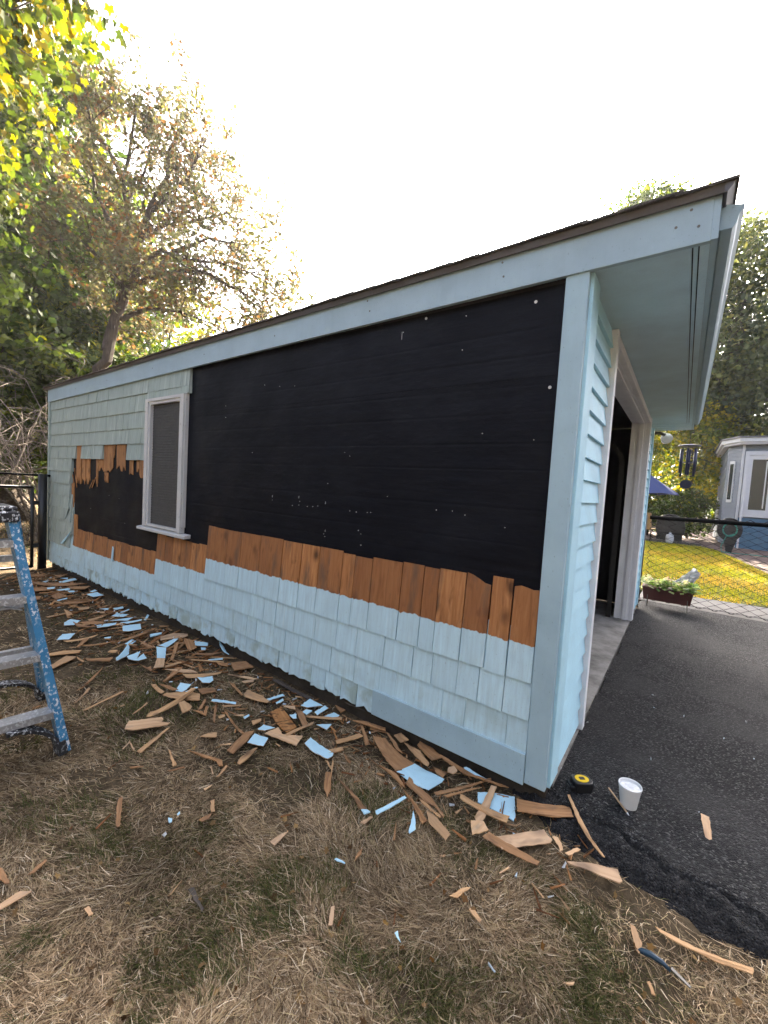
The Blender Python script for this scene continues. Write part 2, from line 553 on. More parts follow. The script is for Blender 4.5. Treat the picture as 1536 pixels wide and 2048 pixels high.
# ------------------------------------------------------------------ ground and driveway
rng = np.random.default_rng(7)
rd = random.Random(11)
LAWN_Z = -0.105

def struct(o):
    o['kind'] = 'structure'
    return o

g = MB(); g._add([(-75, -75, -.16), (75, -75, -.16), (75, 75, -.16), (-75, 75, -.16)], [(0, 1, 2, 3)])
struct(g.build('ground', MAT['ground']))

EDGE = np.array([(-.6, .05), (-.10, .01), (-.05, -.035), (.11, -.12), (.32, -.146), (.41, -.152), (.53, -.176), (.69, -.172), (1.2, -.22), (3.0, -.45), (8, -1.2)])
LIP = np.array([(-.6, .16), (-.04, .072), (.205, .056), (.43, -.015), (.6, -.024), (.70, -.041), (1.2, -.09), (3.0, -.30), (8, -1.05)])
def edge_y(x): return np.interp(x, EDGE[:, 0], EDGE[:, 1])
def lip_y(x): return np.interp(x, LIP[:, 0], LIP[:, 1])

def drive_z(X, Y):
    e = edge_y(X) + (fbm(X * 9, Y * 9, 3) - .5) * .05
    l = lip_y(X) + (fbm(X * 7, X * 0 + 2, 5) - .5) * .06
    s = np.clip((Y - e) / np.maximum(l - e, .02), -.6, 2.0)
    prof = np.where(s < 0, -.115 + .05 * s, -.112 + .062 * (np.clip(s, 0, 1) ** .75))
    band = np.exp(-((s - .45) / .55) ** 2)
    z = prof + band * ((fbm(X * 24, Y * 24, 8, 4) - .5) * .050) + (fbm(X * 3, Y * 3, 9) - .5) * .006
    z += (fbm(X * 60, Y * 60, 14, 3) - .5) * (.0035 + .016 * band)
    crack = np.abs(Y - (l - .018 + (fbm(X * 14, X * 0, 21) - .5) * .06))
    z -= .014 * np.exp(-(crack / .006) ** 2) * (X < 1.2)
    return z, s

xs = np.concatenate([np.arange(-.14, 1.25, .0085), np.geomspace(1.25, 7.5, 30)[0:]])
ys = np.concatenate([np.arange(-.42, .42, .0085), np.geomspace(.43, 4.70, 90), ])
ys = np.unique(np.concatenate([ys, -np.geomspace(.44, 2.0, 14)]))
XX, YY = np.meshgrid(xs, ys)
ZZ, SS = drive_z(XX, YY)
# the driveway stops at the front wall and at the garage slab
V = np.stack([XX, YY, ZZ], -1).reshape(-1, 3)
nx, ny = len(xs), len(ys)
I = np.arange(nx * ny).reshape(ny, nx)
F = np.stack([I[:-1, :-1], I[:-1, 1:], I[1:, 1:], I[1:, :-1]], -1).reshape(-1, 4)
fc = V[F].mean(1)
front_edge = .012 + (fbm(fc[:, 1] * 6, fc[:, 1] * 0, 31) - .5) * .05
keep = ~((fc[:, 1] > .03) & (fc[:, 0] < np.where(fc[:, 1] < .76, .0, front_edge)))
keep &= ~(fc[:, 1] < edge_y(fc[:, 0]) - .10)
F = F[keep]
me = fast_mesh('driveway', V, F, MAT['asphalt'], smooth=True)
fresh = np.clip(1.15 - SS.reshape(-1), 0, 1) * 1.0
fresh = np.maximum(fresh, np.clip(1 - np.abs(V[:, 0] - .08) / .22, 0, 1) * np.clip(1 - (V[:, 1] - .9) / .5, 0, 1) * .35 * (V[:, 1] > .1))
at = me.attributes.new('fresh', 'FLOAT', 'POINT'); at.data.foreach_set('value', fresh.astype(np.float32))
struct(put('driveway', me))

# near lawn sheet, gently uneven
def lawn_h(x, y):
    return LAWN_Z + (fbm(x * 1.7, y * 1.7, 41) - .5) * .03 + (fbm(x * 9, y * 9, 42) - .5) * .012
xs = np.concatenate([-np.geomspace(1.6, 30, 60)[::-1], np.arange(-1.58, 1.3, .03), np.geomspace(1.32, 8, 16)])
ys = np.concatenate([-np.geomspace(1.9, 20, 30)[::-1], np.arange(-1.88, .10, .03)])
XX, YY = np.meshgrid(xs, ys)
ZZ = lawn_h(XX, YY) - .35 * np.clip((YY - edge_y(XX) - .02), 0, .1) * (XX > -.12)
V = np.stack([XX, YY, ZZ], -1).reshape(-1, 3)
nx, ny = len(xs), len(ys); I = np.arange(nx * ny).reshape(ny, nx)
F = np.stack([I[:-1, :-1], I[:-1, 1:], I[1:, 1:], I[1:, :-1]], -1).reshape(-1, 4)
struct(put('front_lawn', fast_mesh('front_lawn', V, F, MAT['ground'], smooth=True)))

# behind the fence: concrete walk, green lawn, paving
def sheet(name, pts, z0, z1, mat):
    return struct(MB().prism(pts, z0, z1).build(name, mat))
sheet('garden_path', [(-.02, 4.66), (9, 4.5), (9, 6.3), (.66, 5.55), (-.02, 5.5)], -.16, -.048, MAT['walk'])
sheet('back_lawn', [(-14, 5.42), (.64, 5.47), (2.2, 6.1), (2.05, 8.6), (1.62, 12.2), (1.3, 14.4), (.95, 15.1), (-14, 15.1)], -.16, -.062, MAT['backlawn'])
sheet('patio', [(-14, 15.12), (.95, 15.12), (1.32, 14.4), (1.64, 12.2), (2.07, 8.6), (2.22, 6.15), (12, 6.9), (12, 30), (-14, 30)], -.16, -.050, MAT['paver'])

# ------------------------------------------------------------------ the garage
garage = thing('garage', 'flat roofed blue garage with its side wall shingles half torn off', 'garage')

def fas_b(x): return 2.142 + .0070 * (x - .37)
def fas_t(x): return 2.288 + .0040 * (x - .37)
def roof_t(x): return 2.318 + .0055 * (x - .40)

def part(name, mats, mb, parent=garage, **k):
    return mb.build(name, mats, parent, **k)

part('foundation', MAT['found'], MB().box(-6.46, -.005, .034, .11, -.35, .03))
part('foundation', MAT['found'], MB().box(-.11, -.022, .111, .72, -.3, .0))
part('foundation', MAT['found'], MB().box(-.11, -.022, 3.42, 4.18, -.3, .0))
part('floor_slab', MAT['slab'], MB().box(-6.38, .006, .11, 4.09, -.3, -.034))
part('sheathing', MAT['dark'], MB().box(-6.46, -.012, .0225, .10, .02, 2.15))
for z0, z1, yf in ((.0, .956, .0206), (.930, 1.775, .0199), (1.750, 2.13, .0192)):
    # tarred paper in three overlapping runs, each lower edge a little wavy
    n = 70
    mb = MB()
    vs = []; fs = []
    # rows follow the sheathing boards behind: the paper dips at each joint and bellies between
    zr = [z0, z0 + .006]
    zz_ = z0 + rd.uniform(.06, .12)
    while zz_ < z1 - .03:
        zr += [zz_ - .010, zz_, zz_ + .010]; zz_ += rd.uniform(.11, .19)
    zr.append(z1)
    m = len(zr)
    for i in range(n + 1):
        x = -6.455 + (6.455 - .02) * i / n
        w = .012 * (vnoise(np.array([x * 1.3]), np.array([z0 * 9]), 4)[0] - .5) if z0 > .1 else 0
        for j, z in enumerate(zr):
            joint = (j >= 2 and (j - 2) % 3 == 1 and j < m - 1)
            bulge = -.0003 * vnoise(np.array([x * 1.1]), np.array([z * 5.]), 16)[0] if joint else .0007 * vnoise(np.array([x * 2.1]), np.array([z * 3.]), 6)[0]
            if j == 1: bulge += .0005
            vs.append((x, yf - bulge, z + (w if j < 2 else .004 * (vnoise(np.array([x * .7]), np.array([j * 3.1]), 9)[0] - .5))))
    for i in range(n):
        for j in range(m - 1):
            a = i * m + j; b = a + m
            fs.append((a, b, b + 1, a + 1))
    base_ = len(vs)
    for i in range(n + 1):
        x = -6.455 + (6.455 - .02) * i / n
        vs.append((x, .0224, vs[i * m][2]))
    for i in range(n):
        fs.append((i * m, base_ + i, base_ + i + 1, (i + 1) * m))
    mb._add(vs, fs)
    part('sheathing_paper', MAT['paper'], mb)

NAILS = [[-0.213, 2.079], [-0.125, 1.708], [-0.538, 2.082], [-2.491, 1.701], [-2.496, 1.788], [-1.388, 1.246], [-1.903, 1.111], [-1.636, 1.096], [-1.629, 1.12], [-0.936, 1.195], [-1.39, 0.92], [-1.107, 0.969], [-1.069, 1.096], [-1.044, 1.098], [-1.15, 1.092], [-1.2, 1.094], [-1.698, 1.089], [-1.557, 1.093], [-1.508, 1.096], [-1.464, 1.103], [-1.4, 0.935], [-1.127, 0.987], [-1.102, 0.905], [-0.897, 2.066], [-0.761, 2.112], [-2.038, 1.901], [-1.878, 1.876], [-1.729, 1.865], [-1.264, 1.435], [-1.223, 1.414], [-0.628, 1.146], [-0.539, 1.148], [-0.471, 1.134], [-0.271, 1.095], [-0.413, 1.522], [-0.546, 1.924], [-2.147, 1.435], [-0.174, 1.488]]
mb = MB()
big = {(-0.213, 2.079), (-0.125, 1.708), (-0.761, 2.112)}
for x, z in NAILS + [[-4.6, .98], [-4.35, .96], [-5.1, .8], [-4.2, .72]]:
    r = .0070 if (x, z) in big else rd.uniform(.0014, .0024)
    mb.prism([(x + r * math.cos(a * math.pi / 4), z + r * math.sin(a * math.pi / 4)) for a in range(8)], .0165, .0200, 'y')
for x, z, l in ((-.905, 2.03, .04), (-1.40, 1.12, .015), (-1.905, 1.13, .014), (-1.64, 1.14, .015), (-1.39, .95, .012)):
    mb.box(x - .0008, x + .0008, .0178, .0200, z, z + l)
tag(part('nail_heads', MAT['sun_lamp'], mb), kind='stuff')

# --- shingles
BUTT = [-.012, .115, .270, .435, .590, .745, .900, 1.052, 1.207, 1.363, 1.518, 1.664, 1.821, 1.985]
SL = .41
shingle_parts = []
def shingle(x0, x1, zb, zt, paint, low=0.0, rag=.002, mat='shingle', name='shingle', top=None, yb=-.0105, slant=0.0, gap=.0017, notch=None):
    w = x1 - x0
    nb = 5
    xs_ = [x0 + gap + (w - 2 * gap) * i / (nb - 1) for i in range(nb)]
    cx = (x0 + x1) / 2
    zbj = rd.uniform(-.0016, .0016); yb = yb + rd.uniform(-.0022, .0022)
    vs = []; bare = []; lowv = []
    for i, x in enumerate(xs_):
        b = zb + zbj + rd.uniform(-rag, rag) + slant * (i / (nb - 1) - .5)
        if rag > .006 and rd.random() < .4: b += rd.uniform(.0, .025)
        t = zt if top is None else (top[i] if i < len(top) else top[-1])
        h = max(zt - zb, .05)
        ft = min(1, (t - zb) / SL)
        yt = yb + (.0172 - yb) * ft
        j = rd.uniform(-.0005, .0005)
        vs += [(x - cx, yb + j, b - zb), (x - cx, yt, t - zb), (x - cx, .0215, b - zb), (x - cx, .0215, t - zb)]
        for q in (b, t, b, t):
            bare.append(q - paint); lowv.append(low)
    fs = []
    for i in range(nb - 1):
        a = 4 * i; c = a + 4
        fs += [(a, c, c + 1, a + 1), (a, a + 2, c + 2, c), (a + 1, c + 1, c + 3, a + 3)]
    e = 4 * (nb - 1)
    fs += [(0, 1, 3, 2), (e, e + 2, e + 3, e + 1)]
    me = bpy.data.meshes.new(name)
    me.from_pydata(vs, [], fs)
    me.materials.append(MAT[mat])
    a1 = me.attributes.new('bare', 'FLOAT', 'POINT'); a1.data.foreach_set('value', bare)
    a2 = me.attributes.new('low', 'FLOAT', 'POINT'); a2.data.foreach_set('value', lowv)
    o = put(name, me, garage, (cx, 0, zb))
    shingle_parts.append(o)
    return o

def widths(xa, xb, lo=.10, hi=.205):
    xs_ = [xa]
    while xs_[-1] < xb - hi * 1.25:
        xs_.append(xs_[-1] + rd.uniform(lo, hi))
    if xb - xs_[-1] > hi: xs_.append((xs_[-1] + xb) / 2)
    xs_.append(xb)
    return xs_

def course(k, xa, xb, paint=None, zt=None, mat='shingle', low=0.0, rag=.002, lo=.10, hi=.205, seams=None, jitter=.0, zb=None):
    s = seams or widths(xa, xb, lo, hi)
    zb = BUTT[k] if zb is None else zb
    for a, b in zip(s[:-1], s[1:]):
        t = (zb + SL if zt is None else zt) + rd.uniform(-jitter, jitter)
        shingle(a, b, zb, t, paint if paint is not None else 9.0, low, rag, mat, yb=-.0165 if (mat == 'greenlit_paint' and k < 9) else -.0105)

XF = -6.425     # inside of the far corner board
# bottom course, ragged where it rots near the soil; behind the water table board near the corner
course(0, XF, -.93, low=1.0, rag=.013, zt=.36)
course(0, -.93, -.09, low=.6, rag=.006, zt=.36, zb=.06)
# second course: the topmost one left below the far hole
course(1, XF, -5.60, low=.5, zt=.50)
course(1, -5.60, -3.50, paint=.308, zt=.517, jitter=.009, low=.4)
course(1, -3.50, -.09, low=.35, zt=.50)
course(2, XF, -5.66, low=.0, zt=.66, mat='greenlit_paint')
course(2, -3.50, -2.68, paint=.462, zt=.690, jitter=.008)
course(2, -2.68, -.09, zt=.66)
# third course near the corner, bare above the paint line; seams as seen
SEAM = [-2.665, -2.395, -2.224, -2.002, -1.769, -1.582, -1.419, -1.229, -1.134, -1.006, -.806, -.670, -.583, -.438, -.310, -.208, -.091]
tops = {0: [.856, .856, .852, .852, .850], 7: [.842] * 5, 8: [.838] * 5, 13: [.862, .855, .842, .826, .822], 14: [.868] * 5, 15: [.838, .846, .842, .836, .840]}
for i, (a, b) in enumerate(zip(SEAM[:-1], SEAM[1:])):
    gp = .0038 if i in (4, 5, 10, 13, 14, 15) else .0018
    shingle(a, b, BUTT[3] + rd.uniform(-.003, .003), .854, .592, 0, .002, 'shingle', top=tops.get(i, [.854 + rd.uniform(-.005, .005)] * 5), gap=gp)
# courses still in place left of the far hole, then right across above it
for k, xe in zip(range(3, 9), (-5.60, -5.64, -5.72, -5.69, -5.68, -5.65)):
    course(k, XF, xe, mat='greenlit_paint', zt=BUTT[k] + .40)
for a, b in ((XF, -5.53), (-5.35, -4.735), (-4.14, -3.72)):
    course(9, a, b, mat='greenlit_paint', zt=BUTT[9] + .36)
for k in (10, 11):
    course(k, XF, -3.715, mat='greenlit_paint', zt=BUTT[k] + .36)
course(12, XF, -3.715, mat='greenlit_paint', zt=2.12)
course(12, -3.715, -2.985, mat='greenlit_paint', zt=2.12, zb=1.925)
course(13, XF, -2.985, mat='greenlit_paint', zt=2.125)

# torn bare shards around the far hole
SH = [(-5.543, -5.398, 1.524, 1.067), (-5.373, -5.258, 1.40, 1.061), (-5.234, -5.124, 1.40, 1.073), (-4.946, -4.895, 1.40, 1.092), (-4.883, -4.761, 1.40, 1.232), (-4.748, -4.504, 1.521, 1.223), (-4.421, -4.207, 1.517, 1.244), (-4.103, -4.028, 1.40, 1.218), (-3.951, -3.903, 1.40, 1.245), (-3.891, -3.797, 1.40, 1.192), (-4.716, -4.618, 1.224, 1.115), (-5.725, -5.603, 1.071, 0.307), (-5.603, -5.485, 0.691, 0.322), (-4.506, -4.461, 1.518, 1.383)]
for x0, x1, zt, zb in SH:
    mb = MB(); w = x1 - x0
    n = 6 if w > .1 else 4
    pts = [(x0, zt)]
    for i in range(n + 1):
        f = i / n
        zz = zb + (zt - zb) * rd.choice([0.0, .06, .22, .4]) * rd.random() if zt < 1.0 or zb > 1.0 else zb + rd.uniform(0, .02)
        pts.append((x0 + w * f + rd.uniform(-.006, .006), zz))
    pts.append((x1, zt))
    mb.prism(pts, rd.uniform(.010, .0135), .0185, 'y')
    part('torn_shingle', MAT['barez'], mb)
for (xa, za), (xb, zb), w in (((-5.60, 1.25), (-5.52, 1.02), .012), ((-5.66, 1.17), (-5.60, 1.03), .010), ((-5.05, 1.04), (-4.95, 1.16), .012), ((-5.12, 1.03), (-5.02, 1.13), .010), ((-4.92, 1.25), (-4.905, 1.06), .012)):
    part('torn_sliver', MAT['barez'], MB().bar((xa, .010, za), (xb, .012, zb), w, .006, (0, 1, 0)))
# loose painted pieces still hanging on
part('loose_shingle', MAT['greenlit_paint'], MB().prism([(-5.98, .741), (-5.67, .765), (-5.79, .612), (-6.02, .609)], -.022, -.014, 'y'))
part('loose_shingle', MAT['p'], MB().prism([(-5.58, .480), (-5.65, .425), (-5.844, .297), (-5.924, .296)], -.030, -.022, 'y'))
part('loose_shingle', MAT['p'], MB().prism([(-4.41, .456), (-4.389, .435), (-4.402, .300), (-4.444, .294)], -.012, -.004, 'y'))

# --- trim
part('corner_board', MAT['trim'], MB().box(-.0885, .0, -.014, .020, -.006, 2.150), bevel=.003)
part('corner_board', MAT['clap'], MB().box(-.018, .0125, .0205, .155, -.004, 2.150), bevel=.003)
part('corner_board', MAT['greenlit_paint'], MB().box(-6.475, -6.428, -.024, .04, .0, 2.098), bevel=.002)
part('water_table_board', MAT['trim'], MB().hexa([(-.928, -.022, -.014), (-.0895, -.022, -.014), (-.091, .010, -.014), (-.928, .010, -.014), (-.928, -.022, .124), (-.0895, -.022, .124), (-.091, .010, .124), (-.928, .010, .124)]), bevel=.002)
x0, x1 = -6.49, .372
part('fascia_board', MAT['fascia'], MB().hexa([(x0, -.024, fas_b(x0)), (x1, -.024, fas_b(x1)), (x1, -.002, fas_b(x1)), (x0, -.002, fas_b(x0)),
                                               (x0, -.024, fas_t(x0)), (x1, -.024, fas_t(x1)), (x1, -.002, fas_t(x1)), (x0, -.002, fas_t(x0))]), bevel=.002)
part('fascia_board', MAT['fascia'], MB().box(.372, .392, -.022, 4.285, 2.146, 2.286))
part('fascia_board', MAT['fascia'], MB().box(-6.48, .371, 4.262, 4.284, 2.142, 2.283))
for x, z in ((.335, 2.20), (.27, 2.215), (.31, 2.262), (-.35, 2.20), (-.36, 2.262), (-1.1, 2.20), (-1.12, 2.258), (-1.9, 2.198), (-2.75, 2.196), (-3.6, 2.19), (-4.6, 2.185), (-5.5, 2.18)):
    part('nail_head', MAT['galv'], MB().prism([(x + .005 * math.cos(a * math.pi / 3), z + .005 * math.sin(a * math.pi / 3)) for a in range(6)], -.0252, -.0238, 'y'))
# roof: deck, drip edge, rows of shingles showing their stepped edge at the rake
roof = part('roof', MAT['drip'], MB().hexa([(x0 - .05, -.030, fas_t(x0) - .002), (.395, -.030, fas_t(.37) - .002), (.395, 4.30, fas_t(.37) - .002), (x0 - .05, 4.30, fas_t(x0) - .002),
                                            (x0 - .05, -.030, roof_t(x0) - .012), (.395, -.030, roof_t(.4) - .012), (.395, 4.30, roof_t(.4) - .012), (x0 - .05, 4.30, roof_t(x0) - .012)]))
part('drip_edge', MAT['drip'], MB().hexa([(x0 - .055, -.040, fas_t(x0) - .012), (.402, -.040, fas_t(.37) - .006), (.402, -.0305, fas_t(.37) - .006), (x0 - .055, -.0305, fas_t(x0) - .012),
                                          (x0 - .055, -.050, roof_t(x0) - .013), (.402, -.050, roof_t(.4) - .013), (.402, -.0305, roof_t(.4) - .013), (x0 - .055, -.0305, roof_t(x0) - .013)]), roof)
part('drip_edge', MAT['drip'], MB().hexa([(.3955, -.05, 2.276), (.404, -.05, 2.276), (.404, 4.30, 2.276), (.3955, 4.30, 2.276),
                                          (.3955, -.05, 2.306), (.425, -.05, 2.306), (.425, 4.30, 2.306), (.3955, 4.30, 2.306)]), roof)
i = 0; xr = .432
wob = 0.0
while xr > -6.5:
    w = .148
    wob = wob * .8 + rd.uniform(-.0030, .0034)
    over = -.056 - rd.uniform(0, .010)
    za = roof_t(xr) - .011 + wob; zb_ = roof_t(xr - w) - .011 + wob * .7
    part('roof_shingle', MAT['roof'], MB().hexa([(xr, over, za + .002), (xr, 4.32, za + .002), (xr - w * 1.15, 4.32, zb_ - .004), (xr - w * 1.15, over - .004, zb_ - .004),
                                                 (xr, over, za + .0105), (xr, 4.32, za + .0105), (xr - w * 1.15, 4.32, zb_ + .004), (xr - w * 1.15, over - .004, zb_ + .004)]), roof)
    xr -= w
# gutter along the front
mb = MB()
prof = [(.3935, 2.285), (.3935, 2.205), (.398, 2.200), (.428, 2.200), (.438, 2.215), (.444, 2.245), (.456, 2.262), (.456, 2.272), (.4525, 2.272), (.4525, 2.264), (.440, 2.247), (.434, 2.218), (.426, 2.204), (.400, 2.204), (.397, 2.208), (.397, 2.285)]
mb.prism(prof, .045, 4.27, 'y')
gut = part('gutter', MAT['fascia'], mb)
part('end_cap', MAT['fascia'], MB().prism([(.3937, 2.284), (.3937, 2.201), (.428, 2.2005), (.438, 2.215), (.444, 2.245), (.4555, 2.262), (.4555, 2.271)], .040, .0445, 'y'), gut)
# soffit
for a, b, z in ((-.02, .321, 2.152), (.3255, .339, 2.150), (.3435, .3715, 2.146)):
    part('soffit_board', MAT['soffit'], MB().box(a, b, -.0015, 3.86, z, z + .012))
for a, b, z in ((3.868, 3.995, 2.150), (4.002, 4.12, 2.147), (4.127, 4.2615, 2.144)):
    part('soffit_board', MAT['soffit'], MB().box(-.02, .3712, a, b, z, z + .012))
part('ceiling_cavity', MAT['dark'], MB().box(-6.44, .371, .0, 4.26, 2.168, 2.176))

# --- front wall, clapboards and door frame
part('front_wall', MAT['dark'], MB().box(-.105, -.016, .101, .70, .0, 2.148).box(-.105, -.016, 3.372, 4.185, .0, 2.148).box(-.105, -.016, .701, 3.371, 2.118, 2.147))
part('back_wall', MAT['dark'], MB().box(-6.46, -6.37, .101, 4.185, -.03, 2.148))
part('side_wall', MAT['dark'], MB().box(-6.369, -.106, 4.10, 4.185, -.03, 2.148))
def clap_mesh(y0, y1, hgt):
    return MB().hexa([(-.0155, y0, 0), (.0050, y0, 0), (.0050, y1, 0), (-.0155, y1, 0), (-.0155, y0, hgt), (-.0125, y0, hgt), (-.0125, y1, hgt), (-.0155, y1, hgt)]).mesh('clapboard', MAT['clap'])
for y0, y1 in ((.1555, .664), (3.425, 4.098)):
    m1 = clap_mesh(y0, y1, .112)
    for i in range(1, 22):
        put('clapboard', m1, garage, (0, 0, 2.152 - i * .1026 + rd.uniform(-.0012, .0012)))
part('corner_board', MAT['clap'], MB().box(-.016, .0125, 4.0985, 4.19, -.01, 2.150), bevel=.003)
frame = part('door_frame', MAT['white'], MB().box(-.016, .024, .6645, .722, -.034, 2.146).box(-.016, .024, 3.346, 3.4245, -.034, 2.146).box(-.016, .018, .7225, 3.3455, 2.092, 2.146), bevel=.003)
part('jamb', MAT['white'], MB().box(-.150, -.0165, 3.3465, 3.371, -.034, 2.117), frame)
part('jamb', MAT['white'], MB().box(-.150, -.0165, .7005, .7215, -.034, 2.117), frame)
part('head_jamb', MAT['white'], MB().box(-.150, -.0165, .722, 3.346, 2.0925, 2.117), frame)
part('door_stop', MAT['white'], MB().box(-.075, -.035, 3.332, 3.346, -.034, 2.078), frame)
part('door_stop', MAT['white'], MB().box(-.075, -.035, .722, 3.331, 2.078, 2.0922), frame)
part('door_stop', MAT['white'], MB().box(-.012, .0265, 3.4, 3.432, -.034, 2.146), frame)
# overhead door track: upright, curve, run back under the ceiling
tr = MB()
path = [(-.20, 3.30, -.03), (-.20, 3.30, 1.62)] + [(-.20 - .30 * (1 - math.cos(a)), 3.30, 1.62 + .30 * math.sin(a)) for a in [R_(q) for q in range(10, 91, 10)]] + [(-2.6, 3.30, 1.95)]
for p0, p1 in zip(path[:-1], path[1:]):
    tr.bar(p0, p1, .05, .004, (0, 1, 0)).bar((p0[0], p0[1] + .02, p0[2]), (p1[0], p1[1] + .02, p1[2]), .004, .04, (0, 1, 0))
part('door_track', MAT['track'], tr)
part('rolled_up_door', MAT['dark'], MB().box(-2.55, -.5, .75, 3.27, 1.975, 2.02))
part('inner_post', MAT['oldwhite'], MB().box(-.149, -.1515, .70, .735, -.03, .42).box(-.19, -.152, .70, .74, -.03, .42))

# --- window in the side wall
wmb = MB()
wmb.box(-3.722, -3.668, -.026, .02, .750, 1.921).box(-3.088, -3.040, -.026, .02, .750, 1.921).box(-3.6675, -3.0885, -.026, .02, 1.893, 1.921)
window = part('window', MAT['oldwhite'], wmb, bevel=.003)
part('frame', MAT['oldwhite'], MB().box(-3.667, -3.634, -.016, .018, .757, 1.892).box(-3.114, -3.089, -.016, .018, .757, 1.892).box(-3.6335, -3.1145, -.016, .018, 1.868, 1.892).box(-3.6335, -3.1145, -.016, .018, .757, .778), window)
part('sill', MAT['oldwhite'], MB().hexa([(-3.80, -.042, .714), (-2.935, -.042, .714), (-2.935, .018, .716), (-3.80, .018, .716), (-3.80, -.042, .738), (-2.935, -.042, .738), (-2.935, .018, .7495), (-3.80, .018, .7495)]), window, bevel=.003)
part('pane', MAT['screen'], MB().box(-3.6333, -3.1147, .012, .016, .7782, 1.8678), window)
sl = MB()
nz = 46
for i in range(nz):
    z = .782 + (1.862 - .782) * i / nz
    sag = .004 * math.sin(i * 1.7)
    sl.hexa([(-3.630, .0080, z + sag), (-3.118, .0080, z - sag), (-3.118, .0105, z + .009 - sag), (-3.630, .0105, z + .009 + sag), (-3.630, .0080, z + .003 + sag), (-3.118, .0080, z + .003 - sag), (-3.118, .0105, z + .012 - sag), (-3.630, .0105, z + .012 + sag)])
tag(part('blind_slats', MAT['blind'], sl, window), kind='stuff')
part('flashing', MAT['oldwhite'], MB().box(-3.033, -3.022, -.012, .016, .80, 1.93), window)

# ------------------------------------------------------------------ chain link fences
def chain_link(p0, p1, z0, z1, pitch=.080, r=.0052, seed=0):
    """zigzag wires between two ground points"""
    p0 = Vector((*p0, 0)); p1 = Vector((*p1, 0))
    L = (p1 - p0).length; d = (p1 - p0) / L
    nrm = Vector((-d.y, d.x, 0))
    mb = MB()
    n = int(L / pitch); m = int((z1 - z0) / (pitch * .5))
    for i in range(n + 1):
        pts = []
        for j in range(m + 1):
            s = i * pitch + (pitch * .5 if (j % 2) else 0) * 1.0
            if i % 2: s = i * pitch + (0 if (j % 2) else pitch * .5)
            s = (i + (.5 if j % 2 else -.5)) * pitch if i % 2 == 0 else (i + (-.5 if j % 2 else .5)) * pitch
            s = min(max(s, 0), L)
            q = p0 + d * s + nrm * (.002 if (i + j) % 2 else -.002)
            pts.append((q.x, q.y, z0 + (z1 - z0) * j / m))
        mb.tube(pts, r, 3, False)
    return mb

f1 = thing('chain_link_fence', 'black chain link fence running right from the garage front behind the planter', 'fence', (0, 0, 0))
FY = 4.75
MB().tube([(.02, FY, 1.062), (4.2, FY - .06, 1.10)], .027, 10).build('top_rail', MAT['wire'], f1, smooth=True)
tag(chain_link((.03, FY), (4.2, FY - .06), -.05, 1.115).build('wire_mesh', MAT['wire'], f1), kind='stuff')
for x in (-.035, 2.2, 4.2):
    MB().tube([(x, FY + .035, -.15), (x, FY + .035, 1.09)], .026, 10).build('post', MAT['black_metal'], f1, smooth=True)
MB().tube([(.02, FY, -.03), (4.2, FY - .06, -.03)], .004, 6).build('bottom_wire', MAT['black_metal'], f1)

f2 = thing('chain_link_fence', 'black chain link gate panel hung beside the far garage corner behind the ladder', 'fence', (0, 0, 0))
FX = -6.36
MB().tube([(FX, -.10, -.15), (FX, -.10, 1.15)], .048, 10).build('post', MAT['black_metal'], f2, smooth=True)
MB().tube([(FX, -.205, -.06), (FX, -.205, .985)], .020, 8).build('post', MAT['black_metal'], f2, smooth=True)
MB().tube([(FX - .05, -.0, 1.13), (FX - .05, -3.2, 1.16)], .014, 8).build('top_rail', MAT['wire'], f2, smooth=True)
MB().tube([(FX, -.205, .975), (FX, -3.2, .985)], .020, 8).build('rail', MAT['black_metal'], f2, smooth=True)
MB().tube([(FX, -.205, -.05), (FX, -3.2, -.05)], .018, 8).build('rail', MAT['black_metal'], f2, smooth=True)
tag(chain_link((FX, -.21), (FX, -2.6), -.05, .97, .075, .0040).build('wire_mesh', MAT['wire'], f2), kind='stuff')
for z in (.2, .75):
    MB().box(FX - .02, FX + .02, -.2, -.09, z, z + .05).build('hinge', MAT['black_metal'], f2)

# ------------------------------------------------------------------ stepladder
lad = thing('stepladder', 'paint spattered blue fibreglass stepladder standing at the left edge of the lawn', 'ladder', (0, 0, 0))
FR0, FR1 = Vector((-1.908, -1.150, -.098)), Vector((-2.120, -1.312, 1.02))
FL0, FL1 = Vector((-1.985, -1.720, -.098)), Vector((-2.135, -1.565, 1.02))
RR0, RR1 = Vector((-2.550, -1.066, -.098)), Vector((-2.235, -1.270, 1.02))
RL0, RL1 = Vector((-2.620, -1.700, -.098)), Vector((-2.245, -1.530, 1.02))
def rail(a, b, w, h, side, name):
    mb = MB()
    d = (b - a).normalized()
    up = Vector((1, 0, 0))
    sx = d.cross(up).normalized(); sy = sx.cross(d).normalized()
    # channel section: web and two flanges
    mb.bar(a, b, .006, h, sy)
    for s in (-1, 1):
        o = sy * (s * (h / 2 - .002)) + sx * (side * w / 2)
        mb.bar(a + o, b + o, w, .005, sy)
    return mb.build(name, MAT['blue_rail'], lad)
rail(FR0, FR1, .030, .072, 1, 'front_rail'); rail(FL0, FL1, .030, .072, -1, 'front_rail')
rail(RR0, RR1, .026, .055, 1, 'rear_rail'); rail(RL0, RL1, .026, .055, -1, 'rear_rail')
def onl(a, b, z): return a + (b - a) * ((z - a.z) / (b.z - a.z))
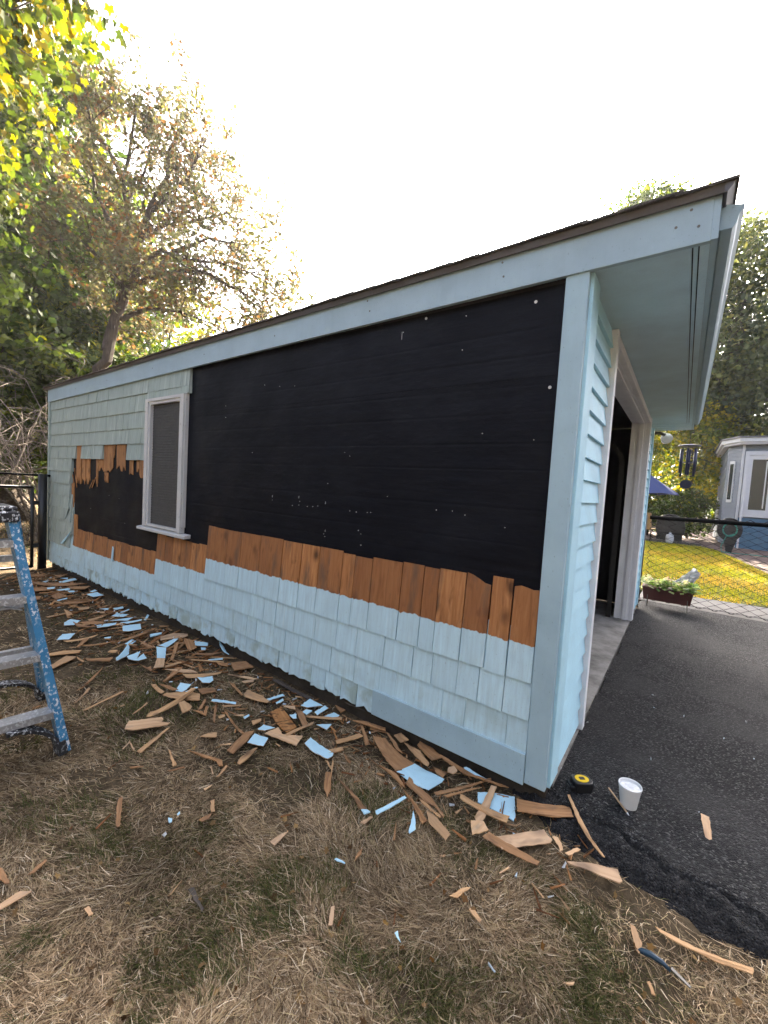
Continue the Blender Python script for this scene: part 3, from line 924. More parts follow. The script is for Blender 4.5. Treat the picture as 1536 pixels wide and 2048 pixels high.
for z in (.105, .375, .645, .90):
    a = onl(FR0, FR1, z); b = onl(FL0, FL1, z)
    mb = MB().bar(a, b, .075, .005).bar(a + Vector((.036, 0, -.014)), b + Vector((.036, 0, -.014)), .004, .030).bar(a + Vector((-.036, 0, -.014)), b + Vector((-.036, 0, -.014)), .004, .030)
    st = mb.build('step', MAT['alu'], lad)
    for q in (a, b):
        for dz in (-.012,):
            MB().tube([q + Vector((.01, -.010, dz)), q + Vector((.01, .012, dz))], .007, 8).build('rivet', MAT['galv'], st)
for z in (.24, .52, .78):
    a = onl(RR0, RR1, z); b = onl(RL0, RL1, z)
    MB().bar(a, b, .03, .030).build('rear_bar', MAT['alu'], lad)
for a0, a1, b0, b1 in ((FR0, FR1, FL0, FL1),):
    a = onl(a0, a1, .64); b = onl(b0, b1, .64)
    MB().bar(a + Vector((0, -.01, -.06)), a + Vector((.0, -.14, -.012)), .025, .004).build('gusset', MAT['alu'], lad)
def boot(f0, f1, inward, name):
    pts = []
    d = (f1 - f0).normalized()
    for k in range(7):
        t = k / 6
        p = f0 + d * (.02 + .15 * math.sin(t * math.pi / 2)) + inward * (.0 + .17 * (1 - math.cos(t * math.pi / 2)))
        pts.append(p)
    mb = MB()
    for p0, p1 in zip(pts[:-1], pts[1:]):
        mb.bar(p0, p1, .014, .068, (1, 0, 0))
    mb.bar(f0 + Vector((0, 0, -.004)), f0 + d * .06, .036, .078, (1, 0, 0))
    return mb.build(name, MAT['boot'], lad)
boot(FR0, FR1, Vector((0, -1, 0)), 'rubber_foot'); boot(FL0, FL1, Vector((0, 1, 0)), 'rubber_foot')
boot(RR0, RR1, Vector((0, -1, 0)), 'rubber_foot'); boot(RL0, RL1, Vector((0, 1, 0)), 'rubber_foot')
MB().bar(onl(FR0, FR1, .60), onl(RR0, RR1, .66), .004, .022).build('spreader', MAT['alu'], lad)
MB().bar(onl(FL0, FL1, .60), onl(RL0, RL1, .66), .004, .022).build('spreader', MAT['alu'], lad)
MB().box(-2.30, -2.06, -1.60, -1.272, .985, 1.035).box(-2.29, -2.07, -1.595, -1.277, 1.0352, 1.055).build('top_cap', MAT['boot'], lad, bevel=.008)
# crumpled rag on the ladder top
vs, fs = [], []
n = 15
for j in range(n):
    for i in range(n):
        x = -2.24 + .11 * i / (n - 1); y = -1.44 + .11 * j / (n - 1)
        rr = math.hypot((i - 7) / 7, (j - 7) / 7)
        z = 1.058 + max(0, 1 - rr) * .075 * (.5 + fbm(np.array([i * .45]), np.array([j * .45]), 77)[0])
        vs.append((x + .015 * (fbm(np.array([i * .6]), np.array([j * .6]), 5)[0] - .5), y, z))
for j in range(n - 1):
    for i in range(n - 1):
        a = j * n + i; fs.append((a, a + 1, a + n + 1, a + n))
mb = MB(); mb._add(vs, fs)
rag = mb.build('rag', MAT['rag'], None, smooth=True)
so = rag.modifiers.new('solid', 'SOLIDIFY'); so.thickness = .004
tag(rag, 'crumpled white rag lying on the top of the stepladder', 'rag')

# ------------------------------------------------------------------ cup, tape measure, stick, tool
cup = thing('foam_cup', 'white foam cup of ice and drink standing on the asphalt by the corner', 'cup', (.290, .213, -.0505))
MB().lathe([(.031, 0), (.0315, .002), (.0405, .072), (.0425, .078), (.0425, .083), (.0435, .086), (.0450, .0905), (.0440, .094), (.0415, .094), (.0405, .088), (.037, .060)], n=40, close=True).build('cup_body', MAT['foam'], cup, smooth=True)
vs = [(0, 0, .083)]; fs = []
for k in range(1, 7):
    for a in range(24):
        r = .0402 * k / 6
        vs.append((r * math.cos(a * math.pi / 12), r * math.sin(a * math.pi / 12), .0825 + (.006 * fbm(np.array([a * .9 + k]), np.array([k * 1.3]), 3)[0] if k < 6 else 0)))
for a in range(24): fs.append((0, 1 + a, 1 + (a + 1) % 24))
for k in range(5):
    for a in range(24):
        fs.append((1 + k * 24 + a, 1 + (k + 1) * 24 + a, 1 + (k + 1) * 24 + (a + 1) % 24, 1 + k * 24 + (a + 1) % 24))
mb = MB(); mb._add(vs, fs); mb.build('ice', MAT['ice'], cup, smooth=True)

tape = thing('tape_measure', 'black and yellow tape measure lying on the asphalt at the garage corner', 'tape measure', (.108, .188, -.052), (0, 0, R_(38)))
def rounded(w, h, r, n=6):
    pts = []
    for cx, cy, a0 in ((w / 2 - r, h / 2 - r, 0), (-w / 2 + r, h / 2 - r, 90), (-w / 2 + r, -h / 2 + r, 180), (w / 2 - r, -h / 2 + r, 270)):
        for k in range(n + 1):
            a = R_(a0 + 90 * k / n); pts.append((cx + r * math.cos(a), cy + r * math.sin(a)))
    return pts
MB().prism(rounded(.088, .066, .022), 0, .047).build('case', MAT['black_plastic'], tape, bevel=.006, smooth=False)
MB().prism([(.030 * math.cos(a * math.pi / 14), .024 * math.sin(a * math.pi / 14)) for a in range(28)], .0471, .0490).build('yellow_face', MAT['yellow'], tape)
MB().prism(rounded(.024, .017, .003, 3), .0491, .0505).build('label_plate', MAT['black_plastic'], tape)
MB().box(-.056, -.038, -.026, .026, .004, .024).build('mouth', MAT['black_plastic'], tape, bevel=.003)
MB().box(-.060, -.0562, -.012, .012, .002, .016).build('hook', MAT['galv'], tape)

pen = thing('carpenter_pencil', 'thin wooden pencil lying beside the foam cup on the asphalt', 'pencil', (0, 0, 0))
MB().tube([(.208, .262, -.041), (.292, .150, -.043)], .0036, 6).build('shaft', MAT['t'], pen)
MB().tube([(.292, .150, -.043), (.300, .139, -.0435)], [.0036, .0006], 6).build('tip', MAT['white'], pen)

tool = thing('pry_tool', 'dark blue handled hand tool half sunk in the lower right grass', 'tool', (0, 0, 0))
MB().tube([(.372, -.394, -.086), (.384, -.391, -.080), (.405, -.388, -.077), (.435, -.389, -.079), (.455, -.394, -.085)], [.003, .0075, .0085, .007, .004], 10).build('handle', MAT['tool'], tool, smooth=True)
MB().hexa([(.455, -.399, -.079), (.500, -.412, -.084), (.502, -.405, -.084), (.457, -.389, -.079), (.455, -.399, -.074), (.500, -.412, -.082), (.502, -.405, -.082), (.457, -.389, -.074)]).build('blade', MAT['galv'], tool)

# ------------------------------------------------------------------ planter, sheet, wind chime, flood light
pl = thing('flower_planter', 'oxblood trough planter of pale flowers on thin wire legs before the fence', 'planter', (0, 0, 0))
PX0, PX1, PY0, PY1 = .035, .555, 4.33, 4.52
MB().hexa([(PX0 + .02, PY0 + .02, .035), (PX1 - .02, PY0 + .02, .035), (PX1 - .02, PY1 - .02, .035), (PX0 + .02, PY1 - .02, .035), (PX0, PY0, .185), (PX1, PY0, .185), (PX1, PY1, .185), (PX0, PY1, .185)]).build('trough', MAT['planter'], pl, bevel=.006)
MB().box(PX0 - .008, PX1 + .008, PY0 - .008, PY1 + .008, .1855, .203).build('rim', MAT['planter'], pl, bevel=.004)
for x in (PX0 + .06, PX1 - .05):
    for y in (PY0 + .01, PY1 - .01):
        MB().tube([(x, y, .10), (x + .004, y - .01, -.055)], .0045, 6).build('leg', MAT['galv'], pl)
def petals(name, n, box, size, pal, seed, parent, up=.5):
    r = np.random.default_rng(seed)
    c = r.uniform(box[0], box[1], (n, 3))
    V = []; C = []
    for k in range(n):
        a = r.uniform(0, 6.28); t = r.uniform(-.6, .9); s = size * r.uniform(.6, 1.3)
        d = np.array([math.cos(a) * math.cos(t), math.sin(a) * math.cos(t), math.sin(t)])
        w = np.array([-math.sin(a), math.cos(a), r.uniform(-.4, .4)]) * s * .42
        p = c[k]
        V += [p, p + d * s * .5 + w, p + d * s, p + d * s * .5 - w]
        col = np.array(pal[r.integers(len(pal))]) * r.uniform(.75, 1.2)
        C += [col] * 4
    F = np.arange(4 * n).reshape(n, 4)
    return put(name, fast_mesh(name, np.array(V), F, MAT['flower'], np.array(C)), parent)
tag(petals('leaves', 240, ((PX0 - .03, PY0 - .04, .19), (PX1 + .03, PY1 + .02, .285)), .075, [(.16, .24, .07), (.30, .36, .14), (.10, .16, .05), (.40, .43, .22)], 3, pl), kind='stuff')
rr = random.Random(5)
for k in range(26):
    fx, fy, fz = rr.uniform(PX0, PX1), rr.uniform(PY0 - .04, PY1), rr.uniform(.25, .335)
    colr = rr.choice([(.62, .50, .50), (.68, .66, .40), (.45, .28, .30), (.70, .68, .52)])
    mb = MB(); V = []; F = []; C = []
    npet = 9
    V.append((0, 0, .004)); C.append((.35, .25, .06))
    for q in range(npet):
        a = q * 2 * math.pi / npet; a1 = a + math.pi / npet
        V += [(.022 * math.cos(a - .25), .022 * math.sin(a - .25), .004), (.036 * math.cos(a), .036 * math.sin(a), -.004), (.022 * math.cos(a + .25), .022 * math.sin(a + .25), .004)]
        C += [colr] * 3
        F.append((0, 1 + 3 * q, 2 + 3 * q, 3 + 3 * q))
    put('flower', fast_mesh('flower', np.array(V), np.array(F), MAT['flower'], np.array(C)), pl, (fx, fy, fz), (rr.uniform(.2, 1.2), rr.uniform(-.5, .5), rr.uniform(0, 6)))

# crumpled sheet propped behind the planter
vs, fs = [], []
n = 16
P00, P10, P01 = Vector((.33, 4.60, .24)), Vector((.545, 4.66, .47)), Vector((.485, 4.60, .12))
for j in range(n):
    for i in range(n):
        u, v_ = i / (n - 1), j / (n - 1)
        p = P00 + (P10 - P00) * u + (P01 - P00) * v_ * (1 - .55 * u)
        b = fbm(np.array([u * 6]), np.array([v_ * 6]), 55)[0] - .5
        vs.append((p.x, p.y + .09 * b, p.z + .05 * (fbm(np.array([u * 5]), np.array([v_ * 5]), 56)[0] - .5)))
for j in range(n - 1):
    for i in range(n - 1):
        a = j * n + i; fs.append((a, a + 1, a + n + 1, a + n))
mb = MB(); mb._add(vs, fs)
sh_o = mb.build('plastic_sheet', MAT['plastic_sheet'], None)
so = sh_o.modifiers.new('solid', 'SOLIDIFY'); so.thickness = .006
tag(sh_o, 'crumpled grey white plastic sheet sticking up behind the flower planter', 'plastic sheet')

ch = thing('wind_chime', 'navy wind chime hanging from the far corner of the garage eave', 'wind chime', (.368, 4.30, 0))
MB().lathe([(.0, .018), (.06, .014), (.112, .004), (.116, 0), (.112, -.006), (.0, -.004)], (0, 0, 1.955), 24, False).build('top_disc', MAT['navy'], ch, smooth=True)
MB().tube([(0, 0, 1.96), (0, 0, 2.145)], .003, 6).build('cord', MAT['black_metal'], ch)
for k in range(6):
    a = k * math.pi / 3 + .4
    x, y = .078 * math.cos(a), .078 * math.sin(a)
    MB().tube([(x, y, 1.92), (x, y, 1.63 - .02 * (k % 3))], .0125, 10).build('tube', MAT['navy'], ch, smooth=True)
    MB().tube([(x, y, 1.92), (x, y, 1.955)], .002, 5).build('string', MAT['black_metal'], ch)
MB().tube([(0, 0, 1.955), (0, 0, 1.55)], .002, 5).build('string', MAT['black_metal'], ch)
MB().lathe([(.0, -.006), (.05, -.006), (.05, .006), (0, .006)], (0, 0, 1.76), 20, False).build('striker', MAT['navy'], ch)
MB().prism([(.058 * math.cos(a * math.pi / 12), 1.50 + .054 * math.sin(a * math.pi / 12)) for a in range(24)], -.004, .004, 'y').build('sail', MAT['navy'], ch)

fl = thing('flood_light', 'round white flood light on a dark arm under the far eave corner', 'lamp', (.05, 4.24, 2.10))
MB().tube([(-.04, .0, .01), (.02, .02, .01), (.06, .05, -.01)], .022, 8).build('arm', MAT['black_metal'], fl, smooth=True)
MB().lathe([(.018, -.11), (.035, -.09), (.058, -.03), (.064, 0), (.060, .004)], (0, 0, 0), 20).build('lamp_head', MAT['house_white'], fl, (.085, .075, -.045), (R_(70), R_(25), 0), smooth=True)
MB().lathe([(.0, .010), (.03, .008), (.057, .0045)], (0, 0, 0), 20, False).build('lens', MAT['sun_lamp'], fl, (.085, .075, -.045), (R_(70), R_(25), 0), smooth=True)

# ------------------------------------------------------------------ house behind, umbrella, grill, reel, chairs
hs = thing('house', 'grey blue neighbouring house with a glazed white door above deep blue skirting', 'house', (.20, 0, 0))
def siding(name, p0, p1, z0, z1, ex, mat, parent, depth=.018, base=.05):
    """lapped boards between two plan points, sawtooth in section"""
    p0 = Vector((*p0, 0)); p1 = Vector((*p1, 0)); d = (p1 - p0).normalized(); nr = Vector((d.y, -d.x, 0))
    vs, fs = [], []
    n = int(round((z1 - z0) / ex)); ex = (z1 - z0) / n
    for i in range(n):
        a, b = z0 + i * ex, z0 + (i + 1) * ex
        k = len(vs)
        for p in (p0, p1):
            vs += [tuple(p + nr * depth + Vector((0, 0, a))), tuple(p + nr * .002 + Vector((0, 0, b))), tuple(p + nr * .0 + Vector((0, 0, a))), tuple(p - nr * base + Vector((0, 0, a))), tuple(p - nr * base + Vector((0, 0, b)))]
        fs += [(k, k + 5, k + 6, k + 1), (k, k + 2, k + 7, k + 5), (k, k + 1, k + 4, k + 3), (k + 5, k + 8, k + 9, k + 6)]
    mb = MB(); mb._add(vs, fs)
    return tag(mb.build(name, mat, parent), kind='stuff')
HC, HF, HB = (1.58, 16.2), (1.27, 16.8), (1.27, 20.5)
siding('siding', HF, HC, .05, 3.36, .12, MAT['house'], hs)
siding('siding', HB, HF, .05, 3.36, .12, MAT['house'], hs)
siding('siding', HC, (6.5, 16.2), .98, 3.36, .12, MAT['house'], hs)
siding('siding', (1.65, 16.16), (6.5, 16.16), -.05, .96, .19, MAT['skirt'], hs, .03)
MB().box(1.58, 1.645, 16.13, 16.20, -.05, 3.36).build('corner_board', MAT['house_white'], hs)
MB().prism([(1.60, 16.26), (6.5, 16.26), (6.5, 20.5), (1.33, 20.5), (1.33, 16.9)], .0, 3.35).build('wall', MAT['house'], hs)
MB().prism([(1.50, 15.93), (6.6, 15.93), (6.6, 20.6), (1.12, 20.6), (1.12, 16.72)], 3.36, 3.43).prism([(1.47, 15.87), (6.6, 15.87), (6.6, 20.6), (1.06, 20.6), (1.06, 16.70)], 3.43, 3.56).build('cornice', MAT['house_white'], hs)
MB().prism([(1.44, 15.83), (6.7, 15.83), (6.7, 20.7), (1.02, 20.7), (1.02, 16.68)], 3.561, 3.61).build('roof', MAT['drip'], hs)
MB().box(1.665, 1.77, 16.08, 16.17, .97, 3.14).box(2.58, 2.70, 16.08, 16.17, .97, 3.14).box(1.77, 2.58, 16.08, 16.17, 3.02, 3.14).build('door_casing', MAT['house_white'], hs)
dr = MB().box(1.772, 1.865, 16.11, 16.16, 1.0, 3.018).box(2.29, 2.578, 16.11, 16.16, 1.0, 3.018).box(1.865, 2.29, 16.11, 16.16, 1.0, 1.24).box(1.865, 2.29, 16.11, 16.16, 2.88, 3.018).build('door', MAT['house_white'], hs)
MB().box(1.865, 2.29, 16.13, 16.14, 1.24, 2.88).build('pane', MAT['pane'], dr)
MB().box(2.20, 2.23, 16.124, 16.129, 1.3, 2.82).build('curtain_edge', MAT['house_white'], dr)
MB().lathe([(.0, 0), (.035, .0), (.035, .03), (.0, .05)], (0, 0, 0), 12, False).build('knob', MAT['galv'], dr, (2.37, 16.11, 2.02), (R_(90), 0, 0))
MB().box(2.345, 2.395, 16.10, 16.11, 2.12, 2.19).build('lock', MAT['drip'], dr)
wd = MB().bar((1.345, 16.61, 2.15), (1.455, 16.40, 2.15), .05, 1.4, (0, 0, 1)).build('window', MAT['house_white'], hs)
MB().bar((1.360, 16.58, 2.15), (1.440, 16.43, 2.15), .062, 1.2, (0, 0, 1)).build('pane', MAT['pane'], wd)
MB().bar((1.70, 15.98, .98), (1.74, 16.05, 1.62), .045, .045).bar((1.70, 15.98, -.05), (1.70, 15.98, 1.0), .05, .05, (1, 0, 0)).bar((1.74, 16.05, 1.6), (1.74, 16.05, 1.0), .045, .045, (1, 0, 0)).build('handrail', MAT['house_white'], hs)

um = thing('patio_umbrella', 'navy blue patio umbrella open behind the garage front corner', 'umbrella', (-.92, 14.25, 0))
vs = [(0, 0, 2.44)]; fs = []; NU = 8
for ring, (r, z) in enumerate(((.6, 2.0), (1.19, 1.56))):
    for k in range(NU * 2):
        a = k * math.pi / NU + .3
        sag = 1.0 if k % 2 == 0 else .955
        vs.append((r * sag * math.cos(a), r * sag * math.sin(a), z + (0 if k % 2 == 0 else (.035 if ring else .0))))
M_ = NU * 2
for k in range(M_): fs.append((0, 1 + k, 1 + (k + 1) % M_))
for k in range(M_): fs.append((1 + k, 1 + M_ + k, 1 + M_ + (k + 1) % M_, 1 + (k + 1) % M_))
mb = MB(); mb._add(vs, fs); cn = mb.build('canopy', MAT['umb'], um)
so = cn.modifiers.new('solid', 'SOLIDIFY'); so.thickness = .01
MB().tube([(0, 0, -.05), (0, 0, 2.5)], .022, 8).build('pole', MAT['black_metal'], um)
MB().lathe([(.0, .0), (.26, .0), (.25, .05), (.05, .09), (0, .09)], (0, 0, -.05), 18, False).build('base', MAT['black_metal'], um)
for k in range(NU):
    a = 2 * k * math.pi / NU + .3
    MB().tube([(0, 0, 2.40), (1.17 * math.cos(a), 1.17 * math.sin(a), 1.54)], .008, 5).build('rib', MAT['galv'], um)

gr = thing('grill', 'black covered gas grill with a white tank standing on the patio', 'grill', (.06, 15.45, -.05))
gr.scale = (.70, .85, .86)
vs, fs = [], []
prof = [(-.58, .35), (-.60, .62), (-.56, .88), (-.42, 1.05), (-.15, 1.13), (.15, 1.12), (.40, 1.03), (.55, .88), (.60, .62), (.58, .35)]
MB().prism(prof, -.28, .28, 'y').build('cover', MAT['black_plastic'], gr, bevel=.05)
MB().box(-.5, .5, -.24, .24, .10, .349).build('cabinet', MAT['black_metal'], gr)
for x in (-.45, .45):
    MB().tube([(x, -.3, .08), (x, -.24, .08)], .08, 14).build('wheel', MAT['black_plastic'], gr)
    MB().bar((x, .2, 0), (x, .2, .12), .04, .04).build('leg', MAT['galv'], gr)
tk = MB().lathe([(.10, 0), (.155, .03), (.165, .10), (.165, .26), (.14, .33), (.06, .36), (.05, .42), (0, .42)], (.02, -.42, 0), 18, False).build('tank', MAT['house_white'], gr, smooth=True)
MB().tube([(.02, -.42, .42), (.02, -.42, .47)], .03, 8).build('valve', MAT['galv'], tk)

hr = thing('hose_reel', 'big dark hose reel with teal hose on a pedestal by the paving', 'hose reel', (1.52, 14.05, -.05))
hr.scale = (.72, .72, .86)
MB().tube([(0, -.16, .78), (0, -.10, .78)], .40, 28).tube([(0, .16, .78), (0, .22, .78)], .40, 28).tube([(0, -.10, .78), (0, .16, .78)], .16, 20).build('drum', MAT['black_plastic'], hr)
for k in range(5):
    rr_ = .22 + .018 * (k % 2)
    pts = [(rr_ * math.cos(a), -.185 + .004 * k, .78 + rr_ * math.sin(a)) for a in [q * math.pi / 14 for q in range(29)]]
    if k == 0: MB().tube(pts, .028, 6, False).build('hose', MAT['teal'], hr, smooth=True)
MB().tube([(.18, -.2, .66), (-.1, -.26, .55), (-.24, -.3, .2), (-.2, -.4, .02), (.1, -.5, .012), (.6, -.35, .012), (1.6, -.4, .012)], .016, 6).build('hose', MAT['teal'], hr, smooth=True)
MB().hexa([(-.06, -.1, 0), (.12, -.1, 0), (.12, .16, 0), (-.06, .16, 0), (-.16, -.09, .46), (.26, -.09, .46), (.26, .15, .46), (-.16, .15, .46)]).build('pedestal', MAT['black_plastic'], hr)
MB().tube([(-.30, 0, .86), (-.50, -.05, .98), (-.60, -.05, .72)], .022, 6).build('crank', MAT['galv'], hr)

def chair(x, y, rz, lab):
    c = thing('patio_chair', lab, 'chair', (x, y, -.05), (0, 0, rz), 'patio chairs by the umbrella')
    MB().box(-.26, .26, -.26, .26, .40, .45).build('seat', MAT['tan'], c, bevel=.015)
    MB().hexa([(-.26, .22, .45), (.26, .22, .45), (.26, .27, .45), (-.26, .27, .45), (-.26, .34, .98), (.26, .34, .98), (.26, .39, .98), (-.26, .39, .98)]).build('backrest', MAT['tan'], c, bevel=.015)
    for sx in (-1, 1):
        for sy in (-1, 1):
            MB().bar((sx * .25, sy * .24, 0), (sx * .25, sy * .24, .40), .03, .03).build('leg', MAT['black_metal'], c)
        MB().bar((sx * .27, -.26, .64), (sx * .27, .3, .66), .04, .025).build('armrest', MAT['black_metal'], c)
chair(-.62, 15.3, R_(160), 'tan cushioned patio chair beside the black grill')
tb = thing('garden_bench', 'low dark bench on the patio left of the grill', 'bench', (-.9, 16.2, -.05))
MB().box(-.7, .7, -.2, .2, .40, .45).build('seat', MAT['black_metal'], tb)
for x in (-.6, .6): MB().box(x - .03, x + .03, -.18, .18, 0, .40).build('leg', MAT['black_metal'], tb)
sb = thing('patio_edging', 'pale stone edging between the lit back lawn and the patio', 'edging', (0, 0, 0))
xe = -2.4
while xe < .9:
    w = rd.uniform(.30, .42)
    MB().box(xe, xe + w - .012, 15.04, 15.20, -.10, .035 + rd.uniform(-.008, .008)).build('stone', MAT['walk'], sb, bevel=.01)
    xe += w

